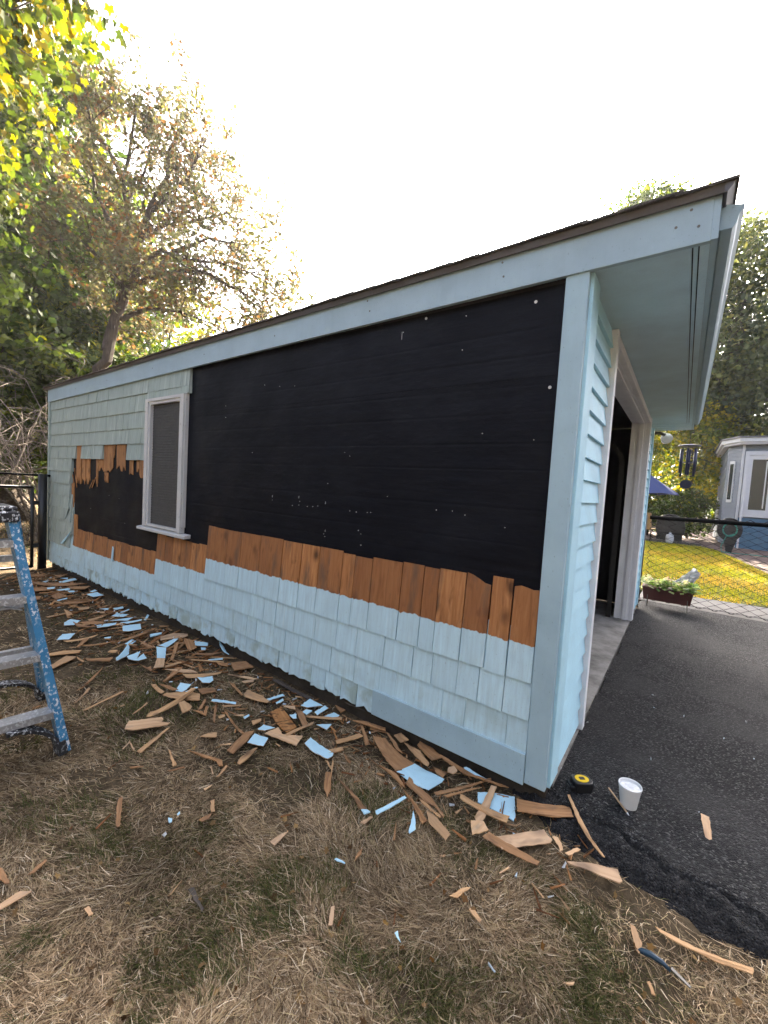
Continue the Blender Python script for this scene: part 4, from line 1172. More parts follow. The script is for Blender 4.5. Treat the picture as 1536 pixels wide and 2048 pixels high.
# ------------------------------------------------------------------ torn off shingle scraps
DEBRIS = [('b',[(-0.821,-0.144),(-0.775,-0.097),(-0.658,-0.116),(-0.577,-0.118),(-0.611,-0.225),(-0.719,-0.191)],'wide weathered shingle with its painted blue butt end,lying below the water table board',('p',[(-0.611,-0.225),(-0.577,-0.118),(-0.497,-0.126),(-0.449,-0.131),(-0.402,-0.148),(-0.4,-0.172),(-0.424,-0.252),(-0.516,-0.243)]),0),
 ('b',[(-0.546,-0.219),(-0.533,-0.266),(-0.405,-0.31),(-0.366,-0.299),(-0.31,-0.331),(-0.309,-0.319),(-0.397,-0.268)],'brown split shard lying across the big two-tone shingle',None,0),
 ('p',[(-0.257,-0.104),(-0.214,-0.071),(-0.118,-0.022),(-0.08,-0.129),(-0.079,-0.152),(-0.233,-0.159)],'large pale blue painted shingle beside the corner board',None,0),
 ('t',[(-0.22,-0.043),(-0.196,-0.036),(-0.174,-0.216),(-0.172,-0.295),(-0.206,-0.257)],'tan strip crossing over the large pale blue shingle by the corner board',None,0),
 ('t',[(-0.209,-0.286),(-0.166,-0.257),(-0.134,-0.288),(-0.174,-0.35)],'pale broken cedar block under the end of the crossing tan strip',None,0),
 ('o',[(-0.298,-0.192),(-0.091,-0.173),(-0.091,-0.21),(-0.292,-0.214)],'long orange cedar strip under the large pale blue shingle',None,0),
 ('b',[(-0.104,-0.046),(-0.067,-0.027),(0.01,0.013),(0.086,0.056),(0.116,0.001),(0.024,-0.058),(-0.057,-0.106),(-0.076,-0.123)],'flat brown cedar board bridging from the lawn onto the asphalt edge',None,0),
 ('o',[(0.072,0.087),(0.08,0.095),(0.11,0.052),(0.146,0.003),(0.252,-0.169),(0.244,-0.169),(0.15,-0.038)],'thin straight cedar stick lying down the crumbled asphalt edge',None,0),
 ('t',[(-0.101,-0.289),(-0.073,-0.258),(0.032,-0.123),(0.041,-0.133),(0.071,-0.154),(0.071,-0.172),(-0.064,-0.334),(-0.074,-0.317),(-0.077,-0.299)],'broad pale shingle piece with a ragged pinkish left end',None,0),
 ('t',[(0.071,-0.154),(0.09,-0.145),(0.106,-0.166),(0.12,-0.2),(0.111,-0.214),(0.1,-0.184),(0.082,-0.165)],'small curled tan peel at the end of the broad pale shingle',None,0),
 ('b',[(-0.142,-0.327),(-0.131,-0.29),(-0.024,-0.294),(0.065,-0.307),(0.062,-0.327),(-0.074,-0.33)],'long brown cedar board half buried under the broad pale shingle',None,0),
 ('t',[(0.141,-0.24),(0.213,-0.189),(0.294,-0.154),(0.312,-0.198),(0.305,-0.212),(0.266,-0.22),(0.219,-0.225),(0.154,-0.245)],'pale wedge shaped shingle flake pointing at the lawn,beside the asphalt edge',None,0),
 ('t',[(0.129,-0.214),(0.16,-0.157),(0.172,-0.156),(0.143,-0.214)],'short pale chip just above the wedge shaped flake',None,0),
 ('t',[(-0.04,-0.42),(-0.021,-0.375),(-0.016,-0.377),(-0.037,-0.423)],None,None,0),
 ('b',[(-0.571,-0.281),(-0.517,-0.311),(-0.436,-0.344),(-0.349,-0.391),(-0.358,-0.416),(-0.463,-0.344)],'narrow brown strip ending at the orange board in the near pile',None,0),
 ('o',[(-0.373,-0.357),(-0.322,-0.362),(-0.238,-0.407),(-0.238,-0.445),(-0.338,-0.402)],'squared orange brown board end nearest the camera in the near pile',None,0),
 ('o',[(-0.427,-0.325),(-0.397,-0.325),(-0.311,-0.346),(-0.314,-0.355),(-0.41,-0.337)],None,None,0),
 ('p',[(-0.531,-0.497),(-0.48,-0.359),(-0.468,-0.364),(-0.514,-0.508)],'thin painted stick lying on the grass left of the near pile',None,0),
 ('p',[(-0.406,-0.405),(-0.389,-0.425),(-0.367,-0.452),(-0.351,-0.477),(-0.36,-0.509),(-0.371,-0.494)],'pointed pale blue paint sliver alone on the grass in front of the near pile',None,0),
 ('b',[(-0.396,-0.256),(-0.348,-0.182),(-0.297,-0.097),(-0.241,0.009),(-0.235,0.0),(-0.293,-0.118),(-0.377,-0.263)],'frayed pinkish splinter bundle between the two large blue shingles',None,0),
 ('b',[(-0.356,-0.245),(-0.28,-0.136),(-0.243,-0.096),(-0.336,-0.244)],None,None,0),
 ('p',[(-0.363,-0.028),(-0.355,-0.017),(-0.243,-0.024),(-0.253,-0.037),(-0.348,-0.043)],'narrow pale blue strip tucked along the foundation near the corner',None,0),
 ('b',[(-0.555,-0.015),(-0.476,-0.019),(-0.394,-0.036),(-0.299,-0.046),(-0.153,-0.003),(-0.184,-0.025),(-0.339,-0.072),(-0.424,-0.053)],'longest brown strip lying along the foundation near the corner',None,0),
 ('o',[(-0.676,-0.066),(-0.587,-0.053),(-0.506,-0.105),(-0.497,-0.135),(-0.523,-0.13),(-0.586,-0.105)],'orange offcut overlapping the painted end of the two-tone shingle',None,0),
 ('b',[(-0.629,0.038),(-0.551,0.011),(-0.473,-0.036),(-0.498,-0.093),(-0.587,-0.043),(-0.62,-0.028)],None,None,0),
 ('b',[(-0.813,-0.035),(-0.793,-0.035),(-0.702,-0.089),(-0.645,-0.126),(-0.687,-0.12)],None,None,0),
 ('o',[(-0.764,-0.028),(-0.745,0.014),(-0.676,-0.021),(-0.699,-0.064)],None,None,0),
 ('b',[(-0.948,0.001),(-0.853,0.04),(-0.829,-0.004),(-0.917,-0.038)],None,None,0),
 ('t',[(-0.415,-0.083),(-0.401,-0.056),(-0.373,-0.074),(-0.378,-0.101),(-0.407,-0.108)],None,None,0),
 ('p',[(-0.765,0.034),(-0.747,0.037),(-0.722,0.015),(-0.728,0.004)],None,None,0),
 ('b',[(-0.756,-0.244),(-0.671,-0.248),(-0.594,-0.247),(-0.655,-0.254)],None,None,0),
 ('b',[(-0.69,-0.256),(-0.597,-0.25),(-0.517,-0.294),(-0.538,-0.296)],None,None,0),
 ('b',[(-0.496,-0.087),(-0.422,-0.079),(-0.42,-0.124),(-0.456,-0.119)],None,None,0),
 ('p',[(-1.094,-0.318),(-1.009,-0.318),(-0.922,-0.324),(-0.91,-0.344),(-0.913,-0.375),(-1.012,-0.383),(-1.081,-0.372)],'oblong pale blue shingle lying by itself between the middle and near piles',None,0),
 ('o',[(-1.437,-0.303),(-1.428,-0.225),(-1.317,-0.263),(-1.218,-0.301),(-1.216,-0.37),(-1.262,-0.364),(-1.335,-0.344)],'orange shingle with dark stain bands in the middle pile',None,2),
 ('p',[(-1.347,-0.476),(-1.261,-0.455),(-1.221,-0.517),(-1.306,-0.55)],'square pale blue shingle butt left of the stained orange shingle',None,0),
 ('t',[(-1.296,-0.453),(-1.285,-0.372),(-1.222,-0.398),(-1.136,-0.333),(-1.101,-0.405),(-1.18,-0.427)],'broad cracked tan shingle below the stained orange shingle',None,0),
 ('p',[(-1.357,-0.45),(-1.375,-0.398),(-1.303,-0.377),(-1.324,-0.431)],None,None,0),
 ('b',[(-1.498,-0.121),(-1.378,-0.165),(-1.298,-0.177),(-1.185,-0.246),(-1.191,-0.276),(-1.346,-0.193)],'long brown strip right of the stained orange shingle',None,0),
 ('p',[(-1.357,-0.146),(-1.37,-0.059),(-1.264,-0.052),(-1.312,-0.133)],'pale blue shingle nearest the foundation in the middle pile',None,0),
 ('p',[(-1.302,-0.181),(-1.301,-0.152),(-1.261,-0.143),(-1.26,-0.19)],None,None,0),
 ('p',[(-1.245,-0.143),(-1.248,-0.052),(-1.214,-0.058),(-1.211,-0.153)],None,None,0),
 ('p',[(-1.186,-0.124),(-1.176,-0.052),(-1.127,-0.056),(-1.115,-0.093)],None,None,0),
 ('p',[(-1.167,-0.204),(-1.109,-0.14),(-1.091,-0.198)],None,None,0),
 ('o',[(-1.249,-0.208),(-1.083,-0.084),(-1.067,-0.102),(-1.234,-0.214)],None,None,0),
 ('o',[(-1.211,-0.394),(-1.175,-0.212),(-1.162,-0.238),(-1.193,-0.39)],None,None,0),
 ('t',[(-1.435,-0.224),(-1.378,-0.172),(-1.35,-0.19),(-1.408,-0.221)],None,None,0),
 ('p',[(-1.33,-0.255),(-1.304,-0.224),(-1.271,-0.253),(-1.285,-0.266)],None,None,0),
 ('o',[(-1.713,-0.288),(-1.739,-0.238),(-1.629,-0.218),(-1.534,-0.233),(-1.523,-0.253),(-1.678,-0.296)],'smooth orange offcut with one pointed end,above the middle pile',None,0),
 ('p',[(-1.576,-0.226),(-1.557,-0.11),(-1.529,-0.118),(-1.554,-0.229)],None,None,0),
 ('p',[(-1.511,-0.204),(-1.515,-0.145),(-1.488,-0.16),(-1.49,-0.215)],None,None,0),
 ('b',[(-1.325,-0.652),(-1.284,-0.645),(-1.314,-0.549),(-1.368,-0.462),(-1.388,-0.503)],'flat brown board with a grey end,left of the square blue shingle',None,0),
 ('o',[(-1.231,-0.644),(-1.241,-0.565),(-1.23,-0.545),(-1.203,-0.61),(-1.19,-0.673),(-1.211,-0.673)],None,None,0),
 ('b',[(-0.858,-0.445),(-0.837,-0.427),(-0.775,-0.497),(-0.742,-0.555),(-0.799,-0.518)],'brown spearhead shaped piece standing out on the open grass',None,0),
 ('o',[(-0.923,-0.384),(-0.908,-0.38),(-0.854,-0.407),(-0.859,-0.411)],None,None,0),
 ('o',[(-0.893,-0.362),(-0.867,-0.382),(-0.826,-0.443),(-0.859,-0.411)],None,None,0),
 ('b',[(-0.794,-0.441),(-0.696,-0.46),(-0.614,-0.486),(-0.569,-0.502),(-0.588,-0.518),(-0.64,-0.493)],'long brown wedge with a white painted tip on the open grass',('p',[(-0.588,-0.518),(-0.569,-0.502),(-0.551,-0.503),(-0.564,-0.528)]),0),
 ('t',[(-0.553,-0.566),(-0.54,-0.514),(-0.529,-0.514),(-0.535,-0.563)],None,None,0),
 ('o',[(-0.988,-0.235),(-0.931,-0.115),(-0.899,-0.122),(-0.964,-0.257)],None,None,0),
 ('b',[(-1.014,-0.015),(-0.977,-0.034),(-0.836,-0.144),(-0.848,-0.165)],None,None,0),
 ('b',[(-1.024,-0.063),(-0.967,-0.012),(-0.849,0.031),(-0.83,-0.013),(-0.943,-0.041)],None,None,0),
 ('o',[(-0.965,-0.321),(-0.928,-0.252),(-0.904,-0.268),(-0.928,-0.325)],None,None,0),
 ('b',[(-0.891,-0.287),(-0.818,-0.311),(-0.813,-0.325),(-0.854,-0.314)],None,None,0),
 ('d',[(-1.151,0.044),(-1.025,0.043),(-0.995,0.009),(-1.081,-0.028)],'dark board leaning up against the foundation left of the water table board',None,0),
 ('b',[(-1.225,0.021),(-1.204,0.055),(-1.14,0.01),(-1.143,-0.029)],None,None,0),
 ('d',[(-1.743,-0.053),(-1.706,-0.018),(-1.523,-0.028),(-1.363,-0.028),(-1.381,-0.061)],'long dark weathered strip lying along the foundation behind the middle pile',None,0),
 ('t',[(-2.6,-0.39),(-2.559,-0.351),(-2.369,-0.453),(-2.397,-0.51)],'tan shingle with a bright painted top end,alone right of the ladder',('p',[(-2.748,-0.325),(-2.699,-0.276),(-2.559,-0.351),(-2.6,-0.39)]),0),
 ('p',[(-2.473,0.129),(-2.388,0.129),(-2.225,-0.06),(-2.279,-0.065)],'pale blue shingle propped up against the ragged bottom course',None,0),
 ('p',[(-2.717,-0.042),(-2.608,0.053),(-2.555,-0.024),(-2.622,-0.091)],None,None,0),
 ('p',[(-2.565,-0.076),(-2.539,-0.05),(-2.496,-0.075),(-2.519,-0.098)],None,None,0),
 ('p',[(-2.469,-0.127),(-2.432,-0.09),(-2.405,-0.114)],None,None,0),
 ('p',[(-2.34,-0.148),(-2.289,-0.062),(-2.266,-0.077),(-2.322,-0.155)],None,None,0),
 ('p',[(-2.802,-0.285),(-2.848,-0.145),(-2.822,-0.119),(-2.723,-0.26)],None,None,0),
 ('t',[(-2.979,-0.186),(-2.971,-0.083),(-2.894,-0.004),(-2.85,-0.023),(-2.836,-0.072),(-2.905,-0.218)],None,None,0),
 ('p',[(-3.076,-0.222),(-3.062,-0.143),(-3.024,-0.153),(-3.013,-0.251)],None,None,0),
 ('o',[(-2.229,-0.399),(-2.154,-0.298),(-2.075,-0.202),(-2.065,-0.223),(-2.161,-0.402)],None,None,0),
 ('b',[(-2.2,-0.54),(-2.336,-0.39),(-2.302,-0.357),(-2.179,-0.538)],None,None,0),
 ('t',[(-2.372,-0.445),(-2.237,-0.327),(-2.176,-0.319),(-2.238,-0.388)],None,None,0),
 ('p',[(-2.116,-0.36),(-2.087,-0.323),(-2.076,-0.274),(-2.01,-0.307),(-1.992,-0.345),(-2.023,-0.374)],None,None,0),
 ('p',[(-2.141,-0.458),(-2.073,-0.421),(-2.035,-0.473),(-2.025,-0.506),(-2.066,-0.527)],'five sided pale blue chip in the upper litter',None,0),
 ('p',[(-2.021,-0.502),(-2.025,-0.412),(-2.007,-0.412),(-1.997,-0.496)],None,None,0),
 ('o',[(-2.051,-0.611),(-2.063,-0.582),(-1.99,-0.482),(-1.911,-0.457),(-1.838,-0.499),(-1.905,-0.546)],None,None,0),
 ('o',[(-1.899,-0.752),(-1.897,-0.696),(-1.965,-0.483),(-1.939,-0.467),(-1.884,-0.615),(-1.843,-0.778),(-1.858,-0.791)],'long pale tan plank slanting towards the ladder',None,0),
 ('o',[(-1.881,-0.605),(-1.877,-0.572),(-1.791,-0.572),(-1.774,-0.591),(-1.774,-0.638)],None,None,0),
 ('p',[(-1.815,-0.432),(-1.674,-0.363),(-1.653,-0.381),(-1.796,-0.453)],'straight pale blue slat in the middle of the litter',None,0),
 ('b',[(-1.89,-0.267),(-1.859,-0.256),(-1.715,-0.291),(-1.704,-0.306)],None,None,0),
 ('t',[(-2.005,-0.206),(-1.893,-0.129),(-1.808,-0.106),(-1.84,-0.137)],None,None,0),
 ('t',[(-1.857,-0.2),(-1.815,-0.132),(-1.797,-0.153),(-1.831,-0.203)],None,None,0),
 ('b',[(-2.146,-0.088),(-2.087,-0.007),(-1.956,-0.036),(-2.025,-0.145)],None,None,0),
 ('b',[(-2.276,-0.122),(-2.179,-0.097),(-2.133,-0.12),(-2.208,-0.148)],None,None,0),
 ('b',[(-2.784,-0.095),(-2.72,-0.061),(-2.568,-0.106),(-2.506,-0.201)],None,None,0),
 ('b',[(-2.457,-0.366),(-2.72,-0.202),(-2.731,-0.158),(-2.558,-0.277),(-2.42,-0.364)],None,None,0),
 ('o',[(-2.425,-0.423),(-2.423,-0.311),(-2.403,-0.314),(-2.396,-0.427)],None,None,0),
 ('o',[(-2.251,-0.588),(-2.229,-0.568),(-2.089,-0.582),(-2.082,-0.608)],None,None,0),
 ('b',[(-2.2,-0.567),(-2.133,-0.53),(-2.048,-0.519),(-2.067,-0.545)],None,None,0),
 ('b',[(-2.474,-0.219),(-2.345,-0.03),(-2.36,-0.132)],None,None,0),
 ('b',[(-1.986,-0.427),(-1.944,-0.353),(-1.882,-0.364),(-1.914,-0.443)],None,None,0),
 ('b',[(-1.633,-0.47),(-1.613,-0.465),(-1.381,-0.518),(-1.381,-0.53)],None,None,0),
 ('b',[(-1.679,-0.463),(-1.56,-0.431),(-1.532,-0.432),(-1.651,-0.458)],None,None,0),
 ('b',[(-1.768,-0.551),(-1.848,-0.462),(-1.832,-0.463),(-1.767,-0.522)],None,None,0),
 ('b',[(-1.791,-0.572),(-1.734,-0.541),(-1.677,-0.551)],None,None,0),
 ('b',[(-1.709,-0.552),(-1.769,-0.502),(-1.752,-0.494),(-1.688,-0.547)],None,None,0),
 ('b',[(-1.6,-0.559),(-1.719,-0.478),(-1.709,-0.469),(-1.568,-0.567)],None,None,0),
 ('o',[(-1.605,-0.524),(-1.603,-0.49),(-1.58,-0.501),(-1.584,-0.531)],None,None,0),
 ('o',[(-1.689,-0.45),(-1.617,-0.37),(-1.605,-0.381),(-1.669,-0.453)],None,None,0),
 ('p',[(-1.514,-0.429),(-1.517,-0.391),(-1.5,-0.396),(-1.491,-0.435)],None,None,0),
 ('t',[(-1.555,-0.466),(-1.522,-0.42),(-1.51,-0.431)],None,None,0),
 ('o',[(-1.452,-0.419),(-1.429,-0.371),(-1.413,-0.383),(-1.41,-0.437)],None,None,0),
 ('o',[(-1.529,-0.673),(-1.521,-0.621),(-1.499,-0.595),(-1.462,-0.624),(-1.509,-0.661)],None,None,0),
 ('t',[(-1.377,-0.661),(-1.352,-0.612),(-1.345,-0.617),(-1.37,-0.66)],None,None,0),
 ('t',[(-1.837,-0.905),(-1.886,-0.867),(-1.847,-0.802),(-1.811,-0.733),(-1.781,-0.737),(-1.766,-0.754),(-1.733,-0.724),(-1.723,-0.745),(-1.797,-0.881)],'wide pale torn shingle with frayed ends on the open grass',None,0),
 ('o',[(-1.639,-0.929),(-1.661,-0.883),(-1.714,-0.749),(-1.709,-0.739),(-1.636,-0.876),(-1.611,-0.923)],'thin tan stick below the wide pale torn shingle',None,0),
 ('o',[(-1.538,-0.83),(-1.532,-0.824),(-1.414,-0.853),(-1.41,-0.871)],'lone tan wedge on the open grass below the torn shingle',None,0),
 ('b',[(-1.405,-0.898),(-1.374,-0.84),(-1.365,-0.841),(-1.394,-0.897)],None,None,0),
 ('b',[(-1.484,-0.762),(-1.388,-0.737),(-1.285,-0.704),(-1.252,-0.72),(-1.262,-0.734),(-1.299,-0.725),(-1.369,-0.749)],'bent brown root-like strip on the grass',None,0),
 ('o',[(-1.206,-0.783),(-1.242,-0.711),(-1.229,-0.71),(-1.202,-0.771)],None,None,0),
 ('t',[(-1.182,-0.857),(-1.18,-0.817),(-1.173,-0.827),(-1.168,-0.857)],None,None,0),
 ('t',[(-1.283,-0.765),(-1.286,-0.759),(-1.225,-0.783),(-1.224,-0.791)],None,None,0),
 ('b',[(-1.259,-1.165),(-1.348,-1.128),(-1.396,-1.1),(-1.385,-1.09),(-1.237,-1.158),(-1.237,-1.167)],'narrow brown slat lying on the lawn below the ladder foot',None,0),
 ('o',[(-1.1,-0.875),(-1.094,-0.859),(-1.037,-0.892),(-1.046,-0.903)],None,None,0),
 ('b',[(-1.047,-0.955),(-1.041,-0.902),(-1.025,-0.924),(-1.03,-0.953)],None,None,0),
 ('p',[(-1.144,-1.025),(-1.128,-1.017),(-1.115,-1.025),(-1.118,-1.034)],None,None,0),
 ('p',[(-1.137,-0.994),(-1.142,-0.981),(-1.131,-0.985),(-1.126,-0.997)],None,None,0),
 ('t',[(-1.712,-0.964),(-1.744,-0.92),(-1.734,-0.922),(-1.706,-0.964)],None,None,0),
 ('t',[(-1.76,-0.914),(-1.67,-0.927),(-1.656,-0.934),(-1.68,-0.935)],None,None,0),
 ('b',[(-1.551,-0.999),(-1.513,-0.953),(-1.51,-0.959),(-1.537,-1.0)],None,None,0),
 ('o',[(-1.952,-0.821),(-2.006,-0.722),(-1.993,-0.724),(-1.949,-0.813)],None,None,0),
 ('o',[(-2.208,-0.968),(-2.276,-0.74),(-2.26,-0.741),(-2.197,-0.958)],'longest thin tan stick on the grass beside the ladder',None,0),
 ('o',[(-2.31,-0.978),(-2.449,-0.861),(-2.428,-0.858),(-2.314,-0.967)],None,None,0),
 ('b',[(-2.417,-0.935),(-2.564,-0.813),(-2.672,-0.703),(-2.646,-0.719),(-2.465,-0.876)],None,None,0),
 ('p',[(-2.946,-0.443),(-2.91,-0.447),(-2.783,-0.499),(-2.654,-0.634),(-2.745,-0.602)],'kite shaped pale blue painted piece above the green grass patch',None,0),
 ('p',[(-2.743,-0.531),(-2.755,-0.435),(-2.604,-0.531),(-2.684,-0.543)],None,None,0),
 ('p',[(-2.616,-0.533),(-2.689,-0.443),(-2.607,-0.456),(-2.598,-0.515)],None,None,0),
 ('b',[(-2.599,-0.527),(-2.473,-0.512),(-2.477,-0.485),(-2.395,-0.519)],None,None,0),
 ('p',[(-3.835,-0.584),(-3.901,-0.523),(-3.815,-0.47),(-3.73,-0.546),(-3.77,-0.606)],'diamond shaped pale blue shingle,upper of two nearest the ladder',None,0),
 ('p',[(-3.431,-0.75),(-3.528,-0.685),(-3.485,-0.611),(-3.38,-0.684)],'diamond shaped pale blue shingle,lower of two nearest the ladder',None,0),
 ('o',[(-3.181,-0.878),(-3.17,-0.781),(-3.092,-0.692),(-3.058,-0.721),(-3.15,-0.883)],None,None,0),
 ('o',[(-2.946,-0.925),(-3.061,-0.795),(-3.007,-0.754),(-2.967,-0.784),(-2.908,-0.909)],None,None,0),
 ('o',[(-3.007,-0.754),(-2.887,-0.74),(-2.879,-0.754),(-2.953,-0.759)],None,None,0),
 ('b',[(-2.891,-0.733),(-2.774,-0.607),(-2.729,-0.642),(-2.844,-0.731)],None,None,0),
 ('o',[(-2.904,-0.593),(-2.938,-0.565),(-2.891,-0.531),(-2.855,-0.558)],None,None,0),
 ('o',[(-3.365,-0.726),(-3.344,-0.619),(-3.311,-0.51),(-3.297,-0.556),(-3.325,-0.713)],None,None,0),
 ('b',[(-3.169,-0.704),(-3.302,-0.619),(-3.3,-0.574),(-3.145,-0.694)],None,None,0),
 ('b',[(-3.165,-0.687),(-3.102,-0.544),(-3.044,-0.472),(-3.118,-0.641)],None,None,0),
 ('p',[(-3.237,-0.496),(-3.224,-0.452),(-3.184,-0.471),(-3.209,-0.502)],None,None,0),
 ('p',[(-3.019,-0.434),(-3.076,-0.362),(-3.023,-0.352),(-2.97,-0.413)],None,None,0),
 ('b',[(-3.077,-0.333),(-2.95,-0.322),(-2.804,-0.315),(-2.825,-0.349)],None,None,0),
 ('p',[(-3.597,-0.426),(-3.551,-0.286),(-3.505,-0.311),(-3.496,-0.374),(-3.526,-0.446)],None,None,0),
 ('p',[(-3.42,-0.294),(-3.371,-0.17),(-3.245,-0.217),(-3.244,-0.316),(-3.287,-0.343)],'nail-holed pale blue shingle slab in the litter under the window',None,0),
 ('b',[(-3.084,-0.457),(-3.121,-0.285),(-3.206,-0.107),(-3.119,-0.187),(-3.055,-0.399)],None,None,0),
 ('p',[(-3.548,-0.264),(-3.522,-0.179),(-3.514,-0.092),(-3.48,-0.115),(-3.479,-0.228)],None,None,0),
 ('p',[(-3.633,-0.316),(-3.578,-0.14),(-3.531,-0.207)],None,None,0),
 ('p',[(-3.747,-0.259),(-3.815,-0.185),(-3.718,-0.124),(-3.661,-0.188)],None,None,0),
 ('p',[(-3.479,-0.095),(-3.624,-0.001),(-3.584,-0.001),(-3.46,-0.082)],None,None,0),
 ('o',[(-3.792,-0.426),(-3.803,-0.278),(-3.767,-0.322),(-3.74,-0.429)],None,None,0),
 ('b',[(-3.73,-0.511),(-3.738,-0.407),(-3.61,-0.347),(-3.592,-0.384),(-3.673,-0.487)],None,None,0),
 ('b',[(-3.735,-0.552),(-3.555,-0.469),(-3.476,-0.439),(-3.636,-0.554)],None,None,0),
 ('p',[(-4.054,-0.245),(-4.014,-0.177),(-3.966,-0.202)],None,None,0),
 ('p',[(-4.007,-0.146),(-3.997,-0.063),(-3.943,-0.076),(-3.932,-0.157)],None,None,0),
 ('p',[(-3.843,-0.149),(-3.883,-0.057),(-3.862,-0.057),(-3.816,-0.143)],None,None,0),
 ('o',[(-4.21,-0.369),(-4.198,-0.285),(-4.13,-0.304),(-4.124,-0.388)],None,None,0),
 ('b',[(-4.475,-0.471),(-4.542,-0.341),(-4.425,-0.071),(-4.364,-0.297)],None,None,0),
 ('p',[(-4.632,-0.164),(-4.643,-0.058),(-4.482,-0.051),(-4.49,-0.146)],None,None,0),
 ('b',[(-4.802,-0.418),(-4.882,-0.334),(-4.704,-0.305),(-4.616,-0.424)],None,None,0),
 ('p',[(-4.594,-0.426),(-4.629,-0.331),(-4.59,-0.341),(-4.567,-0.422)],None,None,0),
 ('p',[(-5.025,-0.316),(-5.037,-0.167),(-4.944,-0.222),(-4.969,-0.301)],None,None,0),
 ('p',[(-4.91,-0.245),(-4.893,-0.193),(-4.823,-0.205),(-4.838,-0.253)],None,None,0),
 ('p',[(-4.754,-0.093),(-4.808,-0.029),(-4.747,-0.022),(-4.715,-0.079)],None,None,0),
 ('p',[(-5.46,-0.173),(-5.531,0.021),(-5.416,0.0),(-5.362,-0.182)],None,None,0),
 ('p',[(-5.605,-0.114),(-5.593,-0.04),(-5.521,-0.066)],None,None,0),
 ('p',[(-5.51,-0.311),(-5.606,-0.236),(-5.564,-0.224),(-5.463,-0.291)],None,None,0),
 ('b',[(-5.459,-0.432),(-5.384,-0.231),(-5.121,-0.058),(-5.003,-0.058),(-5.208,-0.234),(-5.411,-0.443)],None,None,0),
 ('b',[(-5.224,-0.487),(-5.141,-0.323),(-5.019,-0.373),(-5.091,-0.518)],None,None,0),
 ('b',[(-5.045,-0.21),(-4.943,-0.021),(-4.848,-0.108),(-4.932,-0.207)],None,None,0),
 ('b',[(-6.053,-0.293),(-5.882,-0.164),(-5.834,-0.233),(-5.936,-0.32)],None,None,0),
 ('b',[(-5.781,-0.123),(-5.772,0.023),(-5.612,-0.122)],None,None,0),
 ('p',[(-5.125,-0.37),(-5.094,-0.301),(-5.025,-0.329),(-5.057,-0.379)],None,None,0),
 ('b',[(-4.884,-0.567),(-4.897,-0.47),(-4.749,-0.522),(-4.766,-0.595)],None,None,0),
 ('o',[(-4.257,-0.467),(-4.162,-0.453),(-4.032,-0.462),(-4.014,-0.504)],None,None,0),
 ('t',[(-3.999,-0.319),(-3.927,-0.241),(-3.896,-0.26)],None,None,0),
 ('t',[(-1.198,-1.508),(-1.204,-1.454),(-1.178,-1.432),(-1.175,-1.476),(-1.175,-1.507)],'pale tan strip running off the left edge of the lawn',None,0),
 ('b',[(-1.353,-1.476),(-1.318,-1.468),(-1.259,-1.469),(-1.269,-1.478),(-1.302,-1.486)],None,None,0),
 ('b',[(-1.254,-1.425),(-1.28,-1.371),(-1.267,-1.371),(-1.247,-1.409)],None,None,0),
 ('d',[(-0.816,-1.123),(-0.809,-1.108),(-0.723,-1.122),(-0.719,-1.132)],'grey brown slat alone in the middle of the foreground lawn',None,0),
 ('t',[(-0.753,-0.846),(-0.751,-0.805),(-0.737,-0.773),(-0.729,-0.845)],'pale pointed chip alone on the lawn below the middle pile',None,0),
 ('t',[(-0.386,-0.921),(-0.417,-0.876),(-0.41,-0.865),(-0.375,-0.914)],None,None,0),
 ('t',[(-0.991,-1.352),(-0.989,-1.341),(-0.952,-1.341),(-0.955,-1.352)],None,None,0),
 ('o',[(-0.136,-0.615),(-0.115,-0.564),(-0.093,-0.54),(-0.112,-0.605)],None,None,0),
 ('o',[(-0.067,-0.615),(-0.06,-0.596),(-0.022,-0.622),(-0.025,-0.633)],None,None,0),
 ('p',[(-0.217,-0.811),(-0.212,-0.801),(-0.187,-0.822)],None,None,0),
 ('p',[(-0.522,-0.749),(-0.519,-0.74),(-0.482,-0.733),(-0.483,-0.738)],None,None,0),
 ('t',[(0.217,-0.625),(0.242,-0.604),(0.241,-0.614)],None,None,0),
 ('b',[(-0.472,-0.689),(-0.476,-0.644),(-0.462,-0.669),(-0.46,-0.709)],None,None,0),
 ('o',[(0.348,-0.319),(0.362,-0.319),(0.384,-0.362),(0.379,-0.406),(0.366,-0.39)],'orange chip against the blue tool handle',None,0),
 ('o',[(0.412,-0.288),(0.464,-0.276),(0.512,-0.271),(0.648,-0.239),(0.644,-0.261),(0.558,-0.28),(0.425,-0.297)],'long orange cedar strip on the grass at the lower right',None,0),
 ('o',[(0.403,-0.473),(0.409,-0.465),(0.424,-0.495),(0.415,-0.497)],None,None,0),
 ('t',[(0.54,0.366),(0.569,0.364),(0.572,0.229),(0.551,0.211)],'short pale cedar strip lying on the asphalt right of the cup',None,1)]
COLN = {'b': 'brown cedar', 'o': 'orange cedar', 't': 'pale tan cedar', 'p': 'blue painted', 'd': 'grey brown'}
ORD = ['nearest to', 'second from', 'third from', 'fourth from', 'fifth from', 'sixth from', 'seventh from', 'eighth from', 'ninth from', 'tenth from', 'eleventh from', 'twelfth from', 'thirteenth from', 'fourteenth from', 'fifteenth from', 'sixteenth from']
def zone(x, y):
    if x > -.12 and y > -.25: return 'at the broken asphalt edge'
    if y < -.62 and x > -1.6: return 'on the open foreground lawn'
    if x > -1.02: return 'below the water table board'
    if x > -2.0: return 'left of the water table board'
    if y < -.75: return 'on the grass beside the ladder'
    if x > -3.0: return 'in the litter right of the window'
    if x > -4.0: return 'in the litter below the window'
    return 'in the litter by the far corner'
items = []
mask = set()
def clampy(pts, drive):
    if drive & 1: return pts
    return [(x, min(y, .012) if x < -.02 else y) for x, y in pts]
